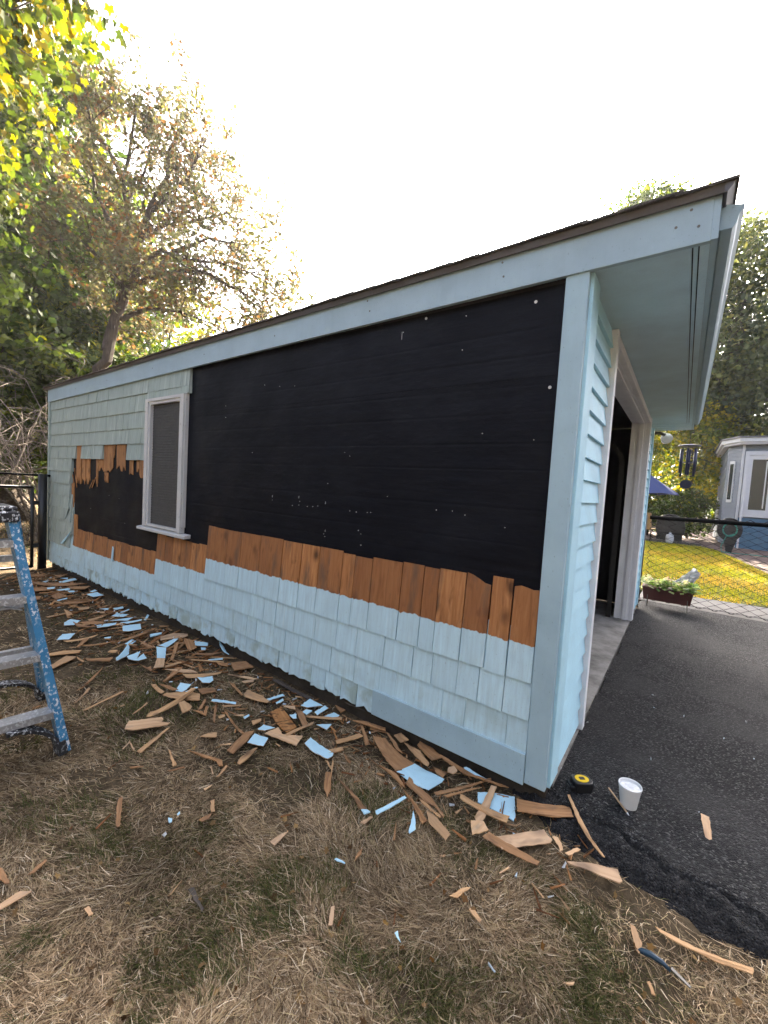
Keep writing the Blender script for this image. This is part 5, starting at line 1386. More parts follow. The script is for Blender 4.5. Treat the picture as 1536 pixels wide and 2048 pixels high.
def jag(pts, r, amt):
    out = []
    n = len(pts)
    for i in range(n):
        a, b = pts[i], pts[(i + 1) % n]
        L = math.hypot(b[0] - a[0], b[1] - a[1])
        out.append(a)
        k = int(L / .018)
        k = min(k, 7)
        for j in range(1, k + 1):
            t = j / (k + 1)
            nx_, ny_ = -(b[1] - a[1]) / (L + 1e-9), (b[0] - a[0]) / (L + 1e-9)
            q = r.uniform(-amt, amt)
            out.append((a[0] + (b[0] - a[0]) * t + nx_ * q, a[1] + (b[1] - a[1]) * t + ny_ * q))
    return out
LEV = []
for idx, (c, pts, lab, sec, flag) in enumerate(DEBRIS):
    pts = clampy(pts, flag)
    allp = pts + (clampy(sec[1], flag) if sec else [])
    cx = sum(p[0] for p in allp) / len(allp); cy = sum(p[1] for p in allp) / len(allp)
    A = np.array(allp) - (cx, cy)
    w_, v_ = np.linalg.eigh(A.T @ A)
    ax = v_[:, 1]; ang = math.atan2(ax[1], ax[0])
    ca, sa = math.cos(-ang), math.sin(-ang)
    loc = lambda P: [((x - cx) * ca - (y - cy) * sa, (x - cx) * sa + (y - cy) * ca) for x, y in P]
    l1 = jag(loc(pts), rd, .0022)
    ext = np.ptp(np.array(loc(allp)), axis=0)
    th = rd.uniform(.0028, .0052) if min(ext) > .03 else rd.uniform(.0022, .004)
    bb = (min(p[0] for p in allp), max(p[0] for p in allp), min(p[1] for p in allp), max(p[1] for p in allp))
    lev = 0
    for ob, ol in LEV:
        if bb[0] < ob[1] - .015 and bb[1] > ob[0] + .015 and bb[2] < ob[3] - .015 and bb[3] > ob[2] + .015: lev = max(lev, ol + 1)
    lev = min(lev, 5); LEV.append((bb, lev))
    mb = MB(); mb.prism(l1, 0, th)
    mats = [MAT['stain'] if flag & 2 else MAT[c]]
    if sec:
        mb.cur = 1; mats.append(MAT[sec[0]])
        mb.prism(jag(loc(clampy(sec[1], flag)), rd, .0015), .0004, th + .0008)
    if c == 'p' and min(ext) > .02 and rd.random() < .8:
        # the cut edges of a painted piece are bare wood: thin lower layer in cedar
        mb2 = MB(); mb2.prism(l1, 0, th * .72); mb2.cur = 1
        mb2.prism([(x * .985, y * .985) for x, y in l1], th * .72 + .0001, th)
        mb = mb2; mats = [MAT['o'], MAT['p']]
    # wood cups and curls a little along its length
    ck = rd.uniform(-.5, .9) if max(ext) > .06 else 0
    mb.v = [(x, y, z + ck * x * x + rd.uniform(-.0006, .0006)) for x, y, z in mb.v]
    # raise the surface to the ground or the driveway under it
    if flag & 1: zz = -.0495
    else:
        gz = float(lawn_h(np.array([cx]), np.array([cy]))[0]) + .019
        dz = float(drive_z(np.array([cx]), np.array([cy]))[0][0]) + .004
        on_drive = cy > float(edge_y(np.array([cx]))[0]) and cx > -.14
        zz = (max(dz, gz) if on_drive else gz) + lev * .0065
    tl = .10 if lev else .05
    lean = lab and ('leaning' in lab or 'propped' in lab)
    rx, ry = rd.uniform(-tl, tl) * min(1, .12 / max(ext[0], .05)), rd.uniform(-tl, tl) * min(1, .10 / max(ext[0], .05))
    o = put('shingle_scrap', mb.mesh('shingle_scrap', mats), None, (cx, cy, zz + (.035 if lean else 0)), (rx, ry, ang))
    if lean: o.rotation_euler = (rx + .55, ry, ang) if abs(math.sin(ang)) < .7 else (rx, ry + .5, ang)
    items.append([o, c, ext, cx, cy, lab])
    tag(o, cat='wood scrap', group='torn off shingle scraps on the ground')
buck = {}
for o, c, ext, cx, cy, lab in items:
    if lab: o['label'] = lab; continue
    asp = max(ext) / max(min(ext), .004)
    shp = 'splinter' if asp > 6 else ('strip' if asp > 2.6 else 'chip')
    sz = 'long' if max(ext) > .2 else ('small' if max(ext) < .09 else '')
    key = ((sz + ' ' if sz else '') + COLN[c] + ' ' + shp, zone(cx, cy))
    buck.setdefault(key, []).append((-cy, o))
for (what, zn), lst in buck.items():
    lst.sort(key=lambda q: q[0])
    for i, (_, o) in enumerate(lst):
        if len(lst) == 1: o['label'] = 'only ' + what + ' ' + zn
        elif i == len(lst) - 1 and len(lst) > 2: o['label'] = what + ' ' + zn + ', farthest from the wall'
        else: o['label'] = what + ' ' + zn + ', ' + ORD[min(i, 15)] + ' the wall'

# raster of scrap footprints, so that the grass does not poke through them
MASK = np.zeros((240, 900), bool)     # y -2.2..0.2, x -7.5..1.5 at 1 cm
for c, pts, lab, sec, flag in DEBRIS:
    for P in [pts] + ([sec[1]] if sec else []):
        P = np.array(P)
        x0_, x1_ = int((P[:, 0].min() + 7.5) * 100), int((P[:, 0].max() + 7.5) * 100) + 1
        y0_, y1_ = int((P[:, 1].min() + 2.2) * 100), int((P[:, 1].max() + 2.2) * 100) + 1
        for iy in range(max(y0_, 0), min(y1_ + 1, 240)):
            for ix in range(max(x0_, 0), min(x1_ + 1, 900)):
                px, py = ix / 100 - 7.5 + .005, iy / 100 - 2.2 + .005
                ins = False; j = len(P) - 1
                for i in range(len(P)):
                    if (P[i, 1] > py) != (P[j, 1] > py) and px < (P[j, 0] - P[i, 0]) * (py - P[i, 1]) / (P[j, 1] - P[i, 1] + 1e-12) + P[i, 0]: ins = not ins
                    j = i
                if ins: MASK[iy, ix] = True

# splinters too small to tell apart
def splinters(name, n, sampler, mat, lab, cat, smin, smax, wmin, wmax, zf, seed):
    r = np.random.default_rng(seed)
    V = np.zeros((n, 8, 3)); 
    P = sampler(r, n)
    L_ = r.uniform(smin, smax, n) ; W_ = r.uniform(wmin, wmax, n); A_ = r.uniform(0, math.pi, n); T_ = r.uniform(.0015, .004, n)
    dx, dy = np.cos(A_), np.sin(A_)
    z = zf(P[:, 0], P[:, 1]) + r.uniform(.004, .022, n)
    k = 0
    for sz in (0, 1):
        for a, b in ((-1, -1), (1, -1), (1, 1), (-1, 1)):
            V[:, k, 0] = P[:, 0] + dx * a * L_ / 2 - dy * b * W_ / 2 * (1 if a < 0 else .5)
            V[:, k, 1] = P[:, 1] + dy * a * L_ / 2 + dx * b * W_ / 2 * (1 if a < 0 else .5)
            V[:, k, 2] = z + sz * T_ + a * r.uniform(-.004, .006, n)
            k += 1
    base = np.array([(0, 3, 2, 1), (4, 5, 6, 7), (0, 1, 5, 4), (1, 2, 6, 5), (2, 3, 7, 6), (3, 0, 4, 7)])
    F = (base[None] + 8 * np.arange(n)[:, None, None]).reshape(-1, 4)
    pal = np.array([(.27, .12, .045), (.42, .21, .085), (.54, .34, .18), (.20, .085, .035), (.34, .19, .09)]) if mat == 'wood' else np.array([(.60, .70, .76), (.66, .68, .68)])
    c = pal[r.integers(len(pal), size=n)] * r.uniform(.7, 1.2, (n, 1))
    o = put(name, fast_mesh(name, V.reshape(-1, 3), F, MAT['chipcol'], np.repeat(c, 8, 0)))
    return tag(o, lab, cat, None, 'stuff')
MAT['chipcol'] = m_attr('small_chip', .75, 0, .2)
def near_wall(r, n):
    x = -6.3 + 6.5 * r.random(n) ** .9
    y = -.03 - np.abs(r.normal(0, .22, n)) - .10 * np.clip((x + 2.2) / -2, 0, 1)
    far = r.random(n) < .10
    y = np.where(far, -r.uniform(.1, 1.3, n), y)
    return np.stack([x, np.minimum(y, -.015)], 1)
def far_litter(r, n):
    x = r.uniform(-6.3, -2.2, n)
    y = -.04 - r.random(n) ** 1.3 * (.42 + .12 * (-x - 2.2) / 4)
    return np.stack([x, y], 1)
splinters('wood_splinters', 800, near_wall, 'wood', 'small loose cedar splinters strewn along the foot of the wall', 'splinters', .015, .075, .003, .010, lawn_h, 5)
splinters('wood_litter', 260, far_litter, 'wood', 'matted brown cedar litter below the window and far corner', 'splinters', .05, .26, .008, .030, lawn_h, 6)
splinters('paint_flakes', 90, near_wall, 'paint', 'small pale blue paint flakes strewn over the lawn', 'paint flakes', .008, .03, .005, .014, lawn_h, 8)
def on_drive(r, n):
    return np.stack([r.uniform(.0, 1.1, n), r.uniform(.06, 1.6, n) ** 1.0], 1)
splinters('asphalt_flakes', 24, on_drive, 'paint', 'tiny white flakes scattered on the asphalt', 'paint flakes', .003, .011, .002, .006, lambda x, y: drive_z(x, y)[0] - .003, 9)

# ------------------------------------------------------------------ trees
def unit(v):
    return v / (np.linalg.norm(v, axis=-1, keepdims=True) + 1e-9)

def leaf_mesh(name, centers, sizes, cols, seed, mat, star=False, droop=.35):
    r = np.random.default_rng(seed)
    n = len(centers)
    a = r.uniform(0, 2 * np.pi, n); t = r.normal(-droop, .55, n)
    d = np.stack([np.cos(a) * np.cos(t), np.sin(a) * np.cos(t), np.sin(t)], 1)
    up = unit(r.normal(0, 1, (n, 3)) + np.array([0, 0, .7]))
    w = unit(np.cross(d, up)); nr = np.cross(w, d)
    s = sizes[:, None]
    if star:
        # five lobed leaf: stalk point, lobes and notches around
        ang = np.array([-2.6, -1.95, -1.55, -1.15, -.85, -.62, -.34, -.16, 0, .16, .34, .62, .85, 1.15, 1.55, 1.95, 2.6])
        rad = np.array([.36, .60, .50, .58, .90, .66, .60, .86, 1.12, .86, .60, .66, .90, .58, .50, .60, .36])
        V = [centers + d * s * .05]
        for q, rr_ in zip(ang, rad):
            V.append(centers + (d * np.cos(q) + w * np.sin(q)) * s * .55 * rr_ + d * s * .12 + nr * s * .10 * (abs(np.sin(q)) * rr_))
        V = np.stack(V, 1)
        k = V.shape[1]
        tri = np.array([(0, i, i + 1) for i in range(1, k - 1)])
        F = (tri[None] + k * np.arange(n)[:, None, None]).reshape(-1, 3)
        C = np.repeat(cols, k, 0)
        return fast_mesh(name, V.reshape(-1, 3), F, mat, C)
    V = np.stack([centers, centers + d * s * .5 + w * s * .33 + nr * s * .08, centers + d * s, centers + d * s * .5 - w * s * .33 + nr * s * .08], 1)
    F = np.arange(4 * n).reshape(n, 4)
    return fast_mesh(name, V.reshape(-1, 3), F, mat, np.repeat(cols, 4, 0))

def curve_pts(a, b, r, bend=.12, up=.15, n=6):
    a = np.array(a, float); b = np.array(b, float); L = np.linalg.norm(b - a)
    t = np.linspace(0, 1, n)[:, None]
    off = r.normal(0, bend * L, 3); off[2] = abs(off[2]) * .5 + up * L
    p = a + (b - a) * t + off * (t * (1 - t) * 2)
    p[1:-1] += r.normal(0, .02 * L, (n - 2, 3))
    return p

def colours(r, n, pal, wts, centers=None, clump=None):
    pal = np.array(pal)
    idx = r.choice(len(pal), n, p=np.array(wts) / sum(wts))
    if clump is not None:
        flip = r.random(n) < .55
        idx = np.where(flip, clump, idx)
    return pal[idx] * r.uniform(.65, 1.3, (n, 1))

def tree(name, label, base, trunk_h, crown_c, crown_r, nclus, per, lsize, pal, wts, seed, group=None, mat='leaf', r0=.16, spread=.55, hollow=.35, star=False, flat=.6, bark='bark', cat='tree'):
    r = np.random.default_rng(seed)
    root = thing(name, label, cat, base, (0, 0, 0), group)
    base = np.array(base, float); cc = np.array(crown_c, float) - base; cr = np.array(crown_r, float)
    # cluster centres: irregular shell of an ellipsoid, lumpy
    pts = []
    while len(pts) < nclus:
        q = r.normal(0, 1, 3); q /= np.linalg.norm(q)
        rad = hollow + (1 - hollow) * r.random() ** .6
        rad *= .78 + .44 * vnoise(np.array([math.atan2(q[1], q[0]) * 1.4 + seed]), np.array([q[2] * 2.2]), seed)[0]
        pts.append(cc + q * cr * rad)
    pts = np.array(pts)
    wood = MB()
    top = np.array([cc[0] * .9, cc[1] * .9, cc[2] + cr[2] * .55])
    tp = curve_pts((0, 0, -.1), top, r, .03, 0, 9)
    tr_ = np.linspace(r0, r0 * .18, 9); tr_[0] *= 1.35
    wood.tube(tp, list(tr_), 9)
    # main limbs, then one branch for each cluster
    limbs = []
    nl = max(5, nclus // 8)
    for i in range(nl):
        c = pts[r.integers(nclus)]
        t0 = r.uniform(.35, .9)
        k = int(t0 * 8)
        e = tp[k] + (c - tp[k]) * r.uniform(.6, .85)
        p = curve_pts(tp[k], e, r, .08, .06, 6)
        rr_ = np.linspace(tr_[k] * .55, .02, 6)
        wood.tube(p, list(rr_), 6); limbs.append(p)
    node = np.concatenate(limbs)
    for c in pts:
        j = np.argmin(((node - c) ** 2).sum(1) + np.maximum(node[:, 2] - c[2], 0) * .5)
        p = curve_pts(node[j], c, r, .08, .05, 5)
        wood.tube(p, [.022, .017, .012, .008, .004], 4)
        for q in range(3):
            e = c + r.normal(0, spread * .7, 3) * np.array([1, 1, .6])
            wood.tube(curve_pts(p[3], e, r, .08, .02, 4), [.008, .006, .004, .002], 3)
    wood.build('trunk', MAT[bark], root)
    n = nclus * per
    ci = np.repeat(np.arange(nclus), per)
    off = r.normal(0, 1, (n, 3)); off *= (r.random((n, 1)) ** .4) / (np.linalg.norm(off, axis=1, keepdims=True) + 1e-6) * spread * 1.35
    off[:, 2] *= flat
    cs = r.uniform(.75, 1.25, nclus)
    P = pts[ci] + off * cs[ci][:, None]
    clump = r.choice(len(pal), nclus, p=np.array(wts) / sum(wts))[ci]
    C = colours(r, n, pal, wts, None, clump)
    S = lsize * r.uniform(.6, 1.35, n)
    put('crown', leaf_mesh('crown', P, S, C, seed + 1, MAT[mat], star), root)
    return root

GRN = [(.035, .055, .014), (.060, .085, .020), (.10, .125, .022), (.16, .165, .022)]
PAL = [(.050, .065, .030), (.085, .10, .042), (.12, .135, .050), (.17, .17, .055)]
YEL = [(.06, .085, .018), (.12, .14, .020), (.20, .19, .020), (.27, .22, .025)]
BRN = [(.085, .090, .045), (.11, .092, .052), (.155, .085, .040), (.13, .125, .042)]

# --- half bare tree standing behind the far end of the garage
L1 = {'trunk': [(-9.084, 1.433, 3.003), (-9.06, 1.504, 3.356), (-8.99, 1.697, 4.295), (-8.93, 1.852, 4.826), (-8.88, 1.978, 5.266), (-8.938, 2.099, 5.954), (-8.976, 2.265, 6.584), (-9.054, 2.578, 7.546), (-9.072, 2.773, 8.392)], 'right': [(-8.906, 1.913, 4.923), (-8.478, 2.153, 5.147), (-8.023, 2.413, 5.264), (-7.597, 2.781, 5.273), (-7.115, 3.179, 4.962), (-6.81, 3.441, 4.689)], 'stem2': [(-9.045, 1.546, 3.607), (-9.114, 1.649, 4.136), (-9.223, 1.928, 5.002), (-9.303, 1.998, 5.88), (-9.42, 1.972, 6.619), (-9.518, 1.997, 7.321), (-9.578, 2.117, 8.159), (-9.651, 2.205, 9.051)], 'r2': [(-8.938, 2.099, 5.954), (-8.952, 2.56, 6.435), (-8.962, 3.208, 6.941), (-8.825, 3.846, 7.354), (-8.752, 4.33, 7.48)], 'r3': [(-8.976, 2.265, 6.584), (-8.611, 2.578, 7.083), (-8.273, 2.8, 7.584), (-8.038, 2.813, 7.98)], 'r4': [(-8.478, 2.153, 5.147), (-8.507, 2.563, 5.852), (-8.287, 3.187, 6.301), (-8.108, 3.671, 6.386), (-7.741, 4.368, 5.734)], 'l1': [(-9.303, 1.998, 5.88), (-9.602, 1.77, 6.369), (-9.876, 1.588, 6.949), (-10.109, 1.52, 7.78), (-10.265, 1.686, 9.052)], 'l2': [(-9.518, 1.997, 7.321), (-9.435, 1.642, 7.584), (-9.432, 1.338, 7.929), (-9.374, 1.189, 8.508)], 'l3': [(-8.93, 1.852, 4.826), (-8.897, 1.364, 5.197), (-8.917, 0.973, 5.458), (-8.898, 0.673, 5.551)], 'r5': [(-8.969, 1.753, 4.243), (-8.592, 2.145, 4.509), (-8.183, 2.54, 4.526), (-7.692, 3.015, 4.356)], 'r6': [(-8.88, 1.978, 5.266), (-8.35, 2.195, 5.63), (-7.8, 2.411, 5.394), (-7.322, 2.854, 5.379), (-6.936, 3.266, 5.323)], 'r7': [(-8.976, 2.265, 6.584), (-9.189, 2.76, 7.19), (-9.283, 3.242, 7.719), (-9.256, 3.708, 7.874)], 'l4': [(-9.42, 1.972, 6.619), (-9.696, 2.358, 7.55), (-9.721, 2.556, 8.311), (-9.65, 2.717, 9.019)]}
r = np.random.default_rng(21)
hb = thing('autumn_tree', 'half bare leaning tree with sparse orange brown leaves behind the far garage corner', 'tree', (-9.15, 1.35, -.1))
hbase = np.array((-9.15, 1.35, -.1))
wood = MB()
tips = []
main_r = {'trunk': (.120, .035), 'right': (.060, .018), 'stem2': (.080, .020), 'r2': (.05, .015), 'r3': (.045, .014), 'r4': (.045, .012), 'l1': (.05, .014), 'l2': (.04, .012), 'l3': (.05, .014), 'r5': (.05, .012), 'r6': (.05, .012), 'r7': (.035, .01), 'l4': (.04, .01)}
for nm, P in L1.items():
    P = np.array(P) - hbase
    if nm == 'trunk': P = np.concatenate([[(0, 0, -.1), (.0, .02, 1.5)], P])
    # resample smoothly with slight kinks
    t = np.linspace(0, len(P) - 1, (len(P) - 1) * 2 + 1)
    Q = np.stack([np.interp(t, np.arange(len(P)), P[:, k]) for k in range(3)], 1)
    Q[1:-1] += r.normal(0, .025, (len(Q) - 2, 3))
    ra, rb = main_r[nm]
    wood.tube(Q, list(np.linspace(ra, rb, len(Q))), 8 if ra > .06 else 6)
    for i in range(2 if nm != 'trunk' else 8, len(Q)):
        d0 = unit(Q[i] - Q[i - 1])
        for q in range(3):
            dr_ = unit(d0 * .5 + r.normal(0, .75, 3) + np.array([0, 0, .12]))
            L_ = r.uniform(.5, 1.25)
            e = Q[i] + dr_ * L_
            p = curve_pts(Q[i], e, r, .10, -.02, 5)
            wood.tube(p, [.013, .010, .007, .005, .003], 4)
            for z in range(3):
                k = r.integers(1, 5)
                e2 = p[k] + unit(unit(p[k] - p[k - 1]) * .7 + r.normal(0, .7, 3)) * r.uniform(.2, .6)
                p2 = curve_pts(p[k], e2, r, .1, -.02, 4)
                wood.tube(p2, [.006, .005, .003, .0015], 3)
                tips += [p2[1], p2[2], p2[3], p2[3]]
    if nm in ('right', 'r4', 'r5', 'r6'):
        # fine bare shoots drooping outwards
        for i in range(1, len(Q)):
            for q in range(3):
                e = Q[i] + np.array([r.uniform(.2, .9), r.uniform(-.1, .7), r.uniform(-1.1, -.2)]) * .8
                wood.tube(curve_pts(Q[i], e, r, .10, .08, 5), [.010, .008, .006, .004, .002], 4)
wood.build('trunk', MAT['bark'], hb)
tips = np.array(tips)
keep = r.random(len(tips)) < np.clip((vnoise(tips[:, 0] * 2.3 + tips[:, 1] * 1.7, tips[:, 2] * 2.3, 91) - .22) * 2.6, .08, .95)
tips = tips[keep]
per = 12
P = np.repeat(tips, per, 0) + r.normal(0, .085, (len(tips) * per, 3))
clump = np.repeat(r.choice(4, len(tips), p=[.36, .34, .14, .16]), per)
C = colours(r, len(P), BRN, [.36, .34, .14, .16], None, clump)
put('crown', leaf_mesh('crown', P, .085 * r.uniform(.6, 1.4, len(P)), C, 22, MAT['leafdry']), hb)

# --- maple overhanging from the left
MT = np.array([(-4.513, -0.757, 4.971), (-4.644, -0.449, 5.491), (-4.412, -0.365, 5.366), (-4.829, -0.805, 4.65), (-5.091, -0.593, 4.995), (-4.139, -0.925, 4.391), (-5.516, -0.67, 4.429), (-6.103, -0.549, 3.943), (-6.509, -0.539, 3.439), (-6.902, -0.464, 3.07), (-4.282, -0.648, 5.053), (-4.708, -0.714, 4.871)])
r = np.random.default_rng(31)
mbase = np.array((-6.6, -2.7, -.1))
mp = thing('maple_tree', 'yellow green maple overhanging from the upper left edge', 'tree', tuple(mbase))
wood = MB()
tp = np.array([(0, 0, -.1), (.05, .05, 1.5), (.1, .15, 3.0), (.2, .3, 4.4), (.25, .4, 6.2), (.2, .5, 8.0)])
wood.tube(tp, [.24, .19, .17, .14, .09, .03], 9)
cl = []
tg = [MT[i] for i in range(len(MT))] + [mbase + np.array(q) for q in ((-1.5, -.6, 6.5), (-.8, -1.6, 5.5), (.4, -1.3, 7.2), (-1.8, .8, 5.2), (.2, .6, 8.4), (1.2, -.9, 6.6), (.6, 1.4, 7.6))]
for i, T_ in enumerate(tg):
    T_ = T_ - mbase
    k = 2 if T_[2] < 4.2 else 3
    p = curve_pts(tp[k], T_ + np.array([0, 0, .12]), r, .05, .10, 8)
    wood.tube(p, list(np.linspace(.05, .008, 8)), 6)
    for q in range(7):
        j = r.integers(5, 8)
        e = p[j] + r.normal(0, .20, 3) * np.array([1, 1, .6]) - np.array([0, 0, .08])
        p2 = curve_pts(p[j], e, r, .1, .05, 4)
        wood.tube(p2, [.009, .007, .005, .003], 4)
        cl += [p2[2], p2[3], p2[3]]
wood.build('trunk', MAT['bark'], mp)
cl = np.array(cl)
per = 15
P = np.repeat(cl, per, 0) + r.normal(0, .115, (len(cl) * per, 3)) * np.array([1, 1, .7])
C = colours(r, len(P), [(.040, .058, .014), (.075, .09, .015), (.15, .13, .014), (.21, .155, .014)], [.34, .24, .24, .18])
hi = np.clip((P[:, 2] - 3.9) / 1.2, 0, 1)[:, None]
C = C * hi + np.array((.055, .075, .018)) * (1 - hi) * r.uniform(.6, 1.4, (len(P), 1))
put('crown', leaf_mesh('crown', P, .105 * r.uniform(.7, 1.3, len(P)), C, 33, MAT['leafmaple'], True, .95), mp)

LG = 'trees behind the left fence'
tree('shade_tree', 'tall dark green tree with a pale flared trunk behind the left fence', (-13.3, 1.25, -.1), 6, (-13.6, 1.1, 6.4), (2.6, 2.6, 4.6), 130, 170, .18, GRN, [.45, .3, .15, .10], 101, LG, r0=.26, spread=.75)
tree('shade_tree', 'yellow lit tree showing through the half bare tree', (-13.4, 4.9, -.1), 5, (-13.2, 4.9, 4.6), (2.2, 2.6, 3.0), 64, 130, .15, YEL, [.25, .3, .25, .2], 102, LG, r0=.18, spread=.7)
tree('shade_tree', 'low dark green tree at the left edge beyond the black fence', (-12.2, -.6, -.1), 3, (-12.2, -.5, 3.2), (1.8, 1.9, 2.9), 80, 170, .16, GRN, [.55, .3, .1, .05], 103, LG, r0=.15, spread=.65)
tree('shade_tree', 'bushy dark tree low behind the far garage corner', (-11.3, 2.3, -.1), 3, (-11.4, 2.4, 2.9), (1.5, 1.9, 2.6), 76, 170, .15, GRN, [.5, .3, .12, .08], 104, LG, r0=.14, spread=.62)
tree('shade_tree', 'tallest green tree at the upper left behind the maple', (-15.8, .6, -.1), 8, (-15.6, 1.0, 8.6), (3.0, 3.2, 4.6), 120, 160, .22, GRN, [.35, .35, .18, .12], 105, LG, r0=.28, spread=.85)
tree('shade_tree', 'broad dark green tree filling the gap behind the half bare tree', (-13.6, 3.1, -.1), 5, (-13.4, 3.0, 5.4), (2.2, 2.2, 3.6), 110, 150, .17, GRN, [.45, .3, .15, .10], 107, LG, r0=.2, spread=.7)
tree('shade_tree', 'small yellow green tree low above the garage roof', (-12.5, 7.4, -.1), 4, (-12.4, 7.2, 4.1), (1.5, 1.9, 1.9), 40, 120, .14, YEL, [.3, .3, .2, .2], 106, LG, r0=.13, spread=.6)

# bare tangled shrubs beyond the fence
for k, (bx, by, h, lab) in enumerate(((-9.0, .55, 3.6, 'pale tangled leafless shrub left of the far garage corner'), (-8.4, -.75, 3.0, 'pale leafless shrub at the left edge above the black fence'))):
    r = np.random.default_rng(200 + k)
    sb_ = thing('bare_shrub', lab, 'shrub', (bx, by, -.1), (0, 0, 0), 'leafless shrubs beyond the fence')
    wd_ = MB()
    for i in range(16):
        a = r.uniform(0, 6.28); L_ = h * r.uniform(.6, 1.05)
        e = np.array([math.cos(a) * L_ * .42, math.sin(a) * L_ * .42, L_ * .9])
        p = curve_pts((r.normal(0, .1), r.normal(0, .1), 0), e, r, .12, .12, 8)
        wd_.tube(p, list(np.linspace(.022, .004, 8)), 5)
        for q in range(10):
            j = r.integers(3, 8)
            e2 = p[j] + unit(r.normal(0, 1, 3) + np.array([0, 0, .1])) * r.uniform(.3, .8)
            p2 = curve_pts(p[j], e2, r, .16, 0, 5)
            wd_.tube(p2, [.007, .006, .004, .003, .002], 4)
            for z in range(3):
                e3 = p2[r.integers(2, 5)] + unit(r.normal(0, 1, 3)) * r.uniform(.12, .35)
                wd_.tube(curve_pts(p2[3], e3, r, .1, 0, 3), [.004, .003, .0015], 3)
    wd_.build('stems', MAT['twig'], sb_)

RG = 'trees behind the back lawn'
tree('shade_tree', 'tall tree rising above the garage roof at the right', (-2.2, 21.6, -.1), 10, (-2.2, 21.4, 12.4), (1.9, 2.2, 3.9), 90, 140, .22, GRN, [.3, .35, .2, .15], 111, RG, r0=.3, spread=.8)
tree('shade_tree', 'tall light green tree right of the gutter', (2.3, 22.6, -.1), 9, (1.6, 22.4, 8.6), (3.3, 2.6, 6.0), 220, 130, .23, PAL, [.3, .36, .2, .14], 112, RG, r0=.3, spread=.8, hollow=.2)
tree('shade_tree', 'tree filling the right edge behind the house', (6.6, 25.5, -.1), 9, (6.2, 25.2, 8.4), (3.2, 2.8, 5.4), 80, 110, .2, GRN, [.3, .35, .2, .15], 113, RG, r0=.3, spread=.85)
tree('shade_tree', 'high crowned tree standing behind the garage', (-6.4, 23.2, -.1), 11, (-6.2, 23.0, 11.2), (4.3, 2.8, 3.1), 170, 150, .25, GRN, [.3, .35, .2, .15], 114, RG, r0=.32, spread=.9)
tree('shade_tree', 'sunlit yellow green tree behind the wind chime', (.6, 20.9, -.1), 3, (.5, 20.8, 3.7), (1.9, 1.2, 2.3), 52, 130, .15, YEL, [.18, .3, .28, .24], 115, RG, r0=.14, spread=.6)
tree('shade_tree', 'yellow green tree behind the navy umbrella', (-2.3, 20.6, -.1), 3, (-2.2, 20.5, 3.2), (1.6, 1.2, 1.9), 42, 130, .15, YEL, [.25, .3, .25, .2], 116, RG, r0=.13, spread=.6)
for k, (bx, by, rx_, h, lab) in enumerate(((-.75, 18.2, .95, 1.75, 'dark rounded shrub under the navy umbrella'), (.55, 18.6, .85, 1.9, 'dark rounded shrub behind the grill'))):
    tree('shrub', lab, (bx, by, -.1), .8, (bx, by, h * .5), (rx_, .6, h * .5), 34, 110, .10, GRN, [.6, .3, .08, .02], 120 + k, 'dark shrubs behind the patio', r0=.05, spread=.34, cat='shrub')

# far belt of woods closing the horizon
r = np.random.default_rng(61)
n = 52000
az = np.radians(r.uniform(-60, 125, n)); dist = r.uniform(34, 48, n)
top = 5.2 + 3.6 * fbm(az * 9, az * 0, 71) + 1.5 * fbm(az * 40, az * 0, 72)
z = top * r.random(n) ** .8
P = np.stack([.4 - np.sin(az) * dist, -1.8 + np.cos(az) * dist, z], 1)
# unseen trees added behind the camera to block low sky light
n2 = 42000
az2 = np.radians(r.uniform(118, 305, n2)); dist2 = r.uniform(12.5, 18.5, n2)
top2 = 4.4 + 3.6 * fbm(az2 * 5, az2 * 0, 73) + 1.5 * fbm(az2 * 23, az2 * 0, 74)
z2 = top2 * r.random(n2) ** .8
P = np.concatenate([P, np.stack([.4 - np.sin(az2) * dist2, -1.8 + np.cos(az2) * dist2, z2], 1)])
n += n2
C = np.concatenate([colours(r, n - n2, GRN, [.4, .32, .18, .1]), colours(r, n2, [(.085, .088, .060), (.13, .12, .09), (.17, .155, .12), (.10, .105, .06)], [.3, .3, .2, .2])])
wo = put('far_woods', leaf_mesh('far_woods', P, r.uniform(.45, 1.0, n), C, 62, MAT['leaf']))
tag(wo, 'distant belt of green woods closing the horizon, with unseen trees added behind the camera', 'woods', None, 'stuff')

# ------------------------------------------------------------------ grass
GREEN = np.array([[-2.065, -.649, .26], [-.899, -.565, .20], [-.579, -.943, .14], [-.529, -.811, .12], [.201, -.385, .11], [-1.0, -.935, .12], [-2.556, -.456, .30], [-.605, -.502, .16], [-3.717, -.47, .45], [.33, -.259, .10], [.445, -.459, .12], [-.118, -.853, .10], [-.137, -.357, .14], [.05, -.33, .1], [.30, -.62, .14]])
def green_mask(x, y):
    m = np.zeros_like(x)
    for gx, gy, gr_ in GREEN:
        m = np.maximum(m, np.exp(-(((x - gx) ** 2 + (y - gy) ** 2) / gr_ ** 2)))
    return np.clip(m * .75 + (fbm(x * 3.3, y * 3.3, 51) - .50) * 2.0 + (fbm(x * 11, y * 11, 52) - .5) * .9, 0, 1)

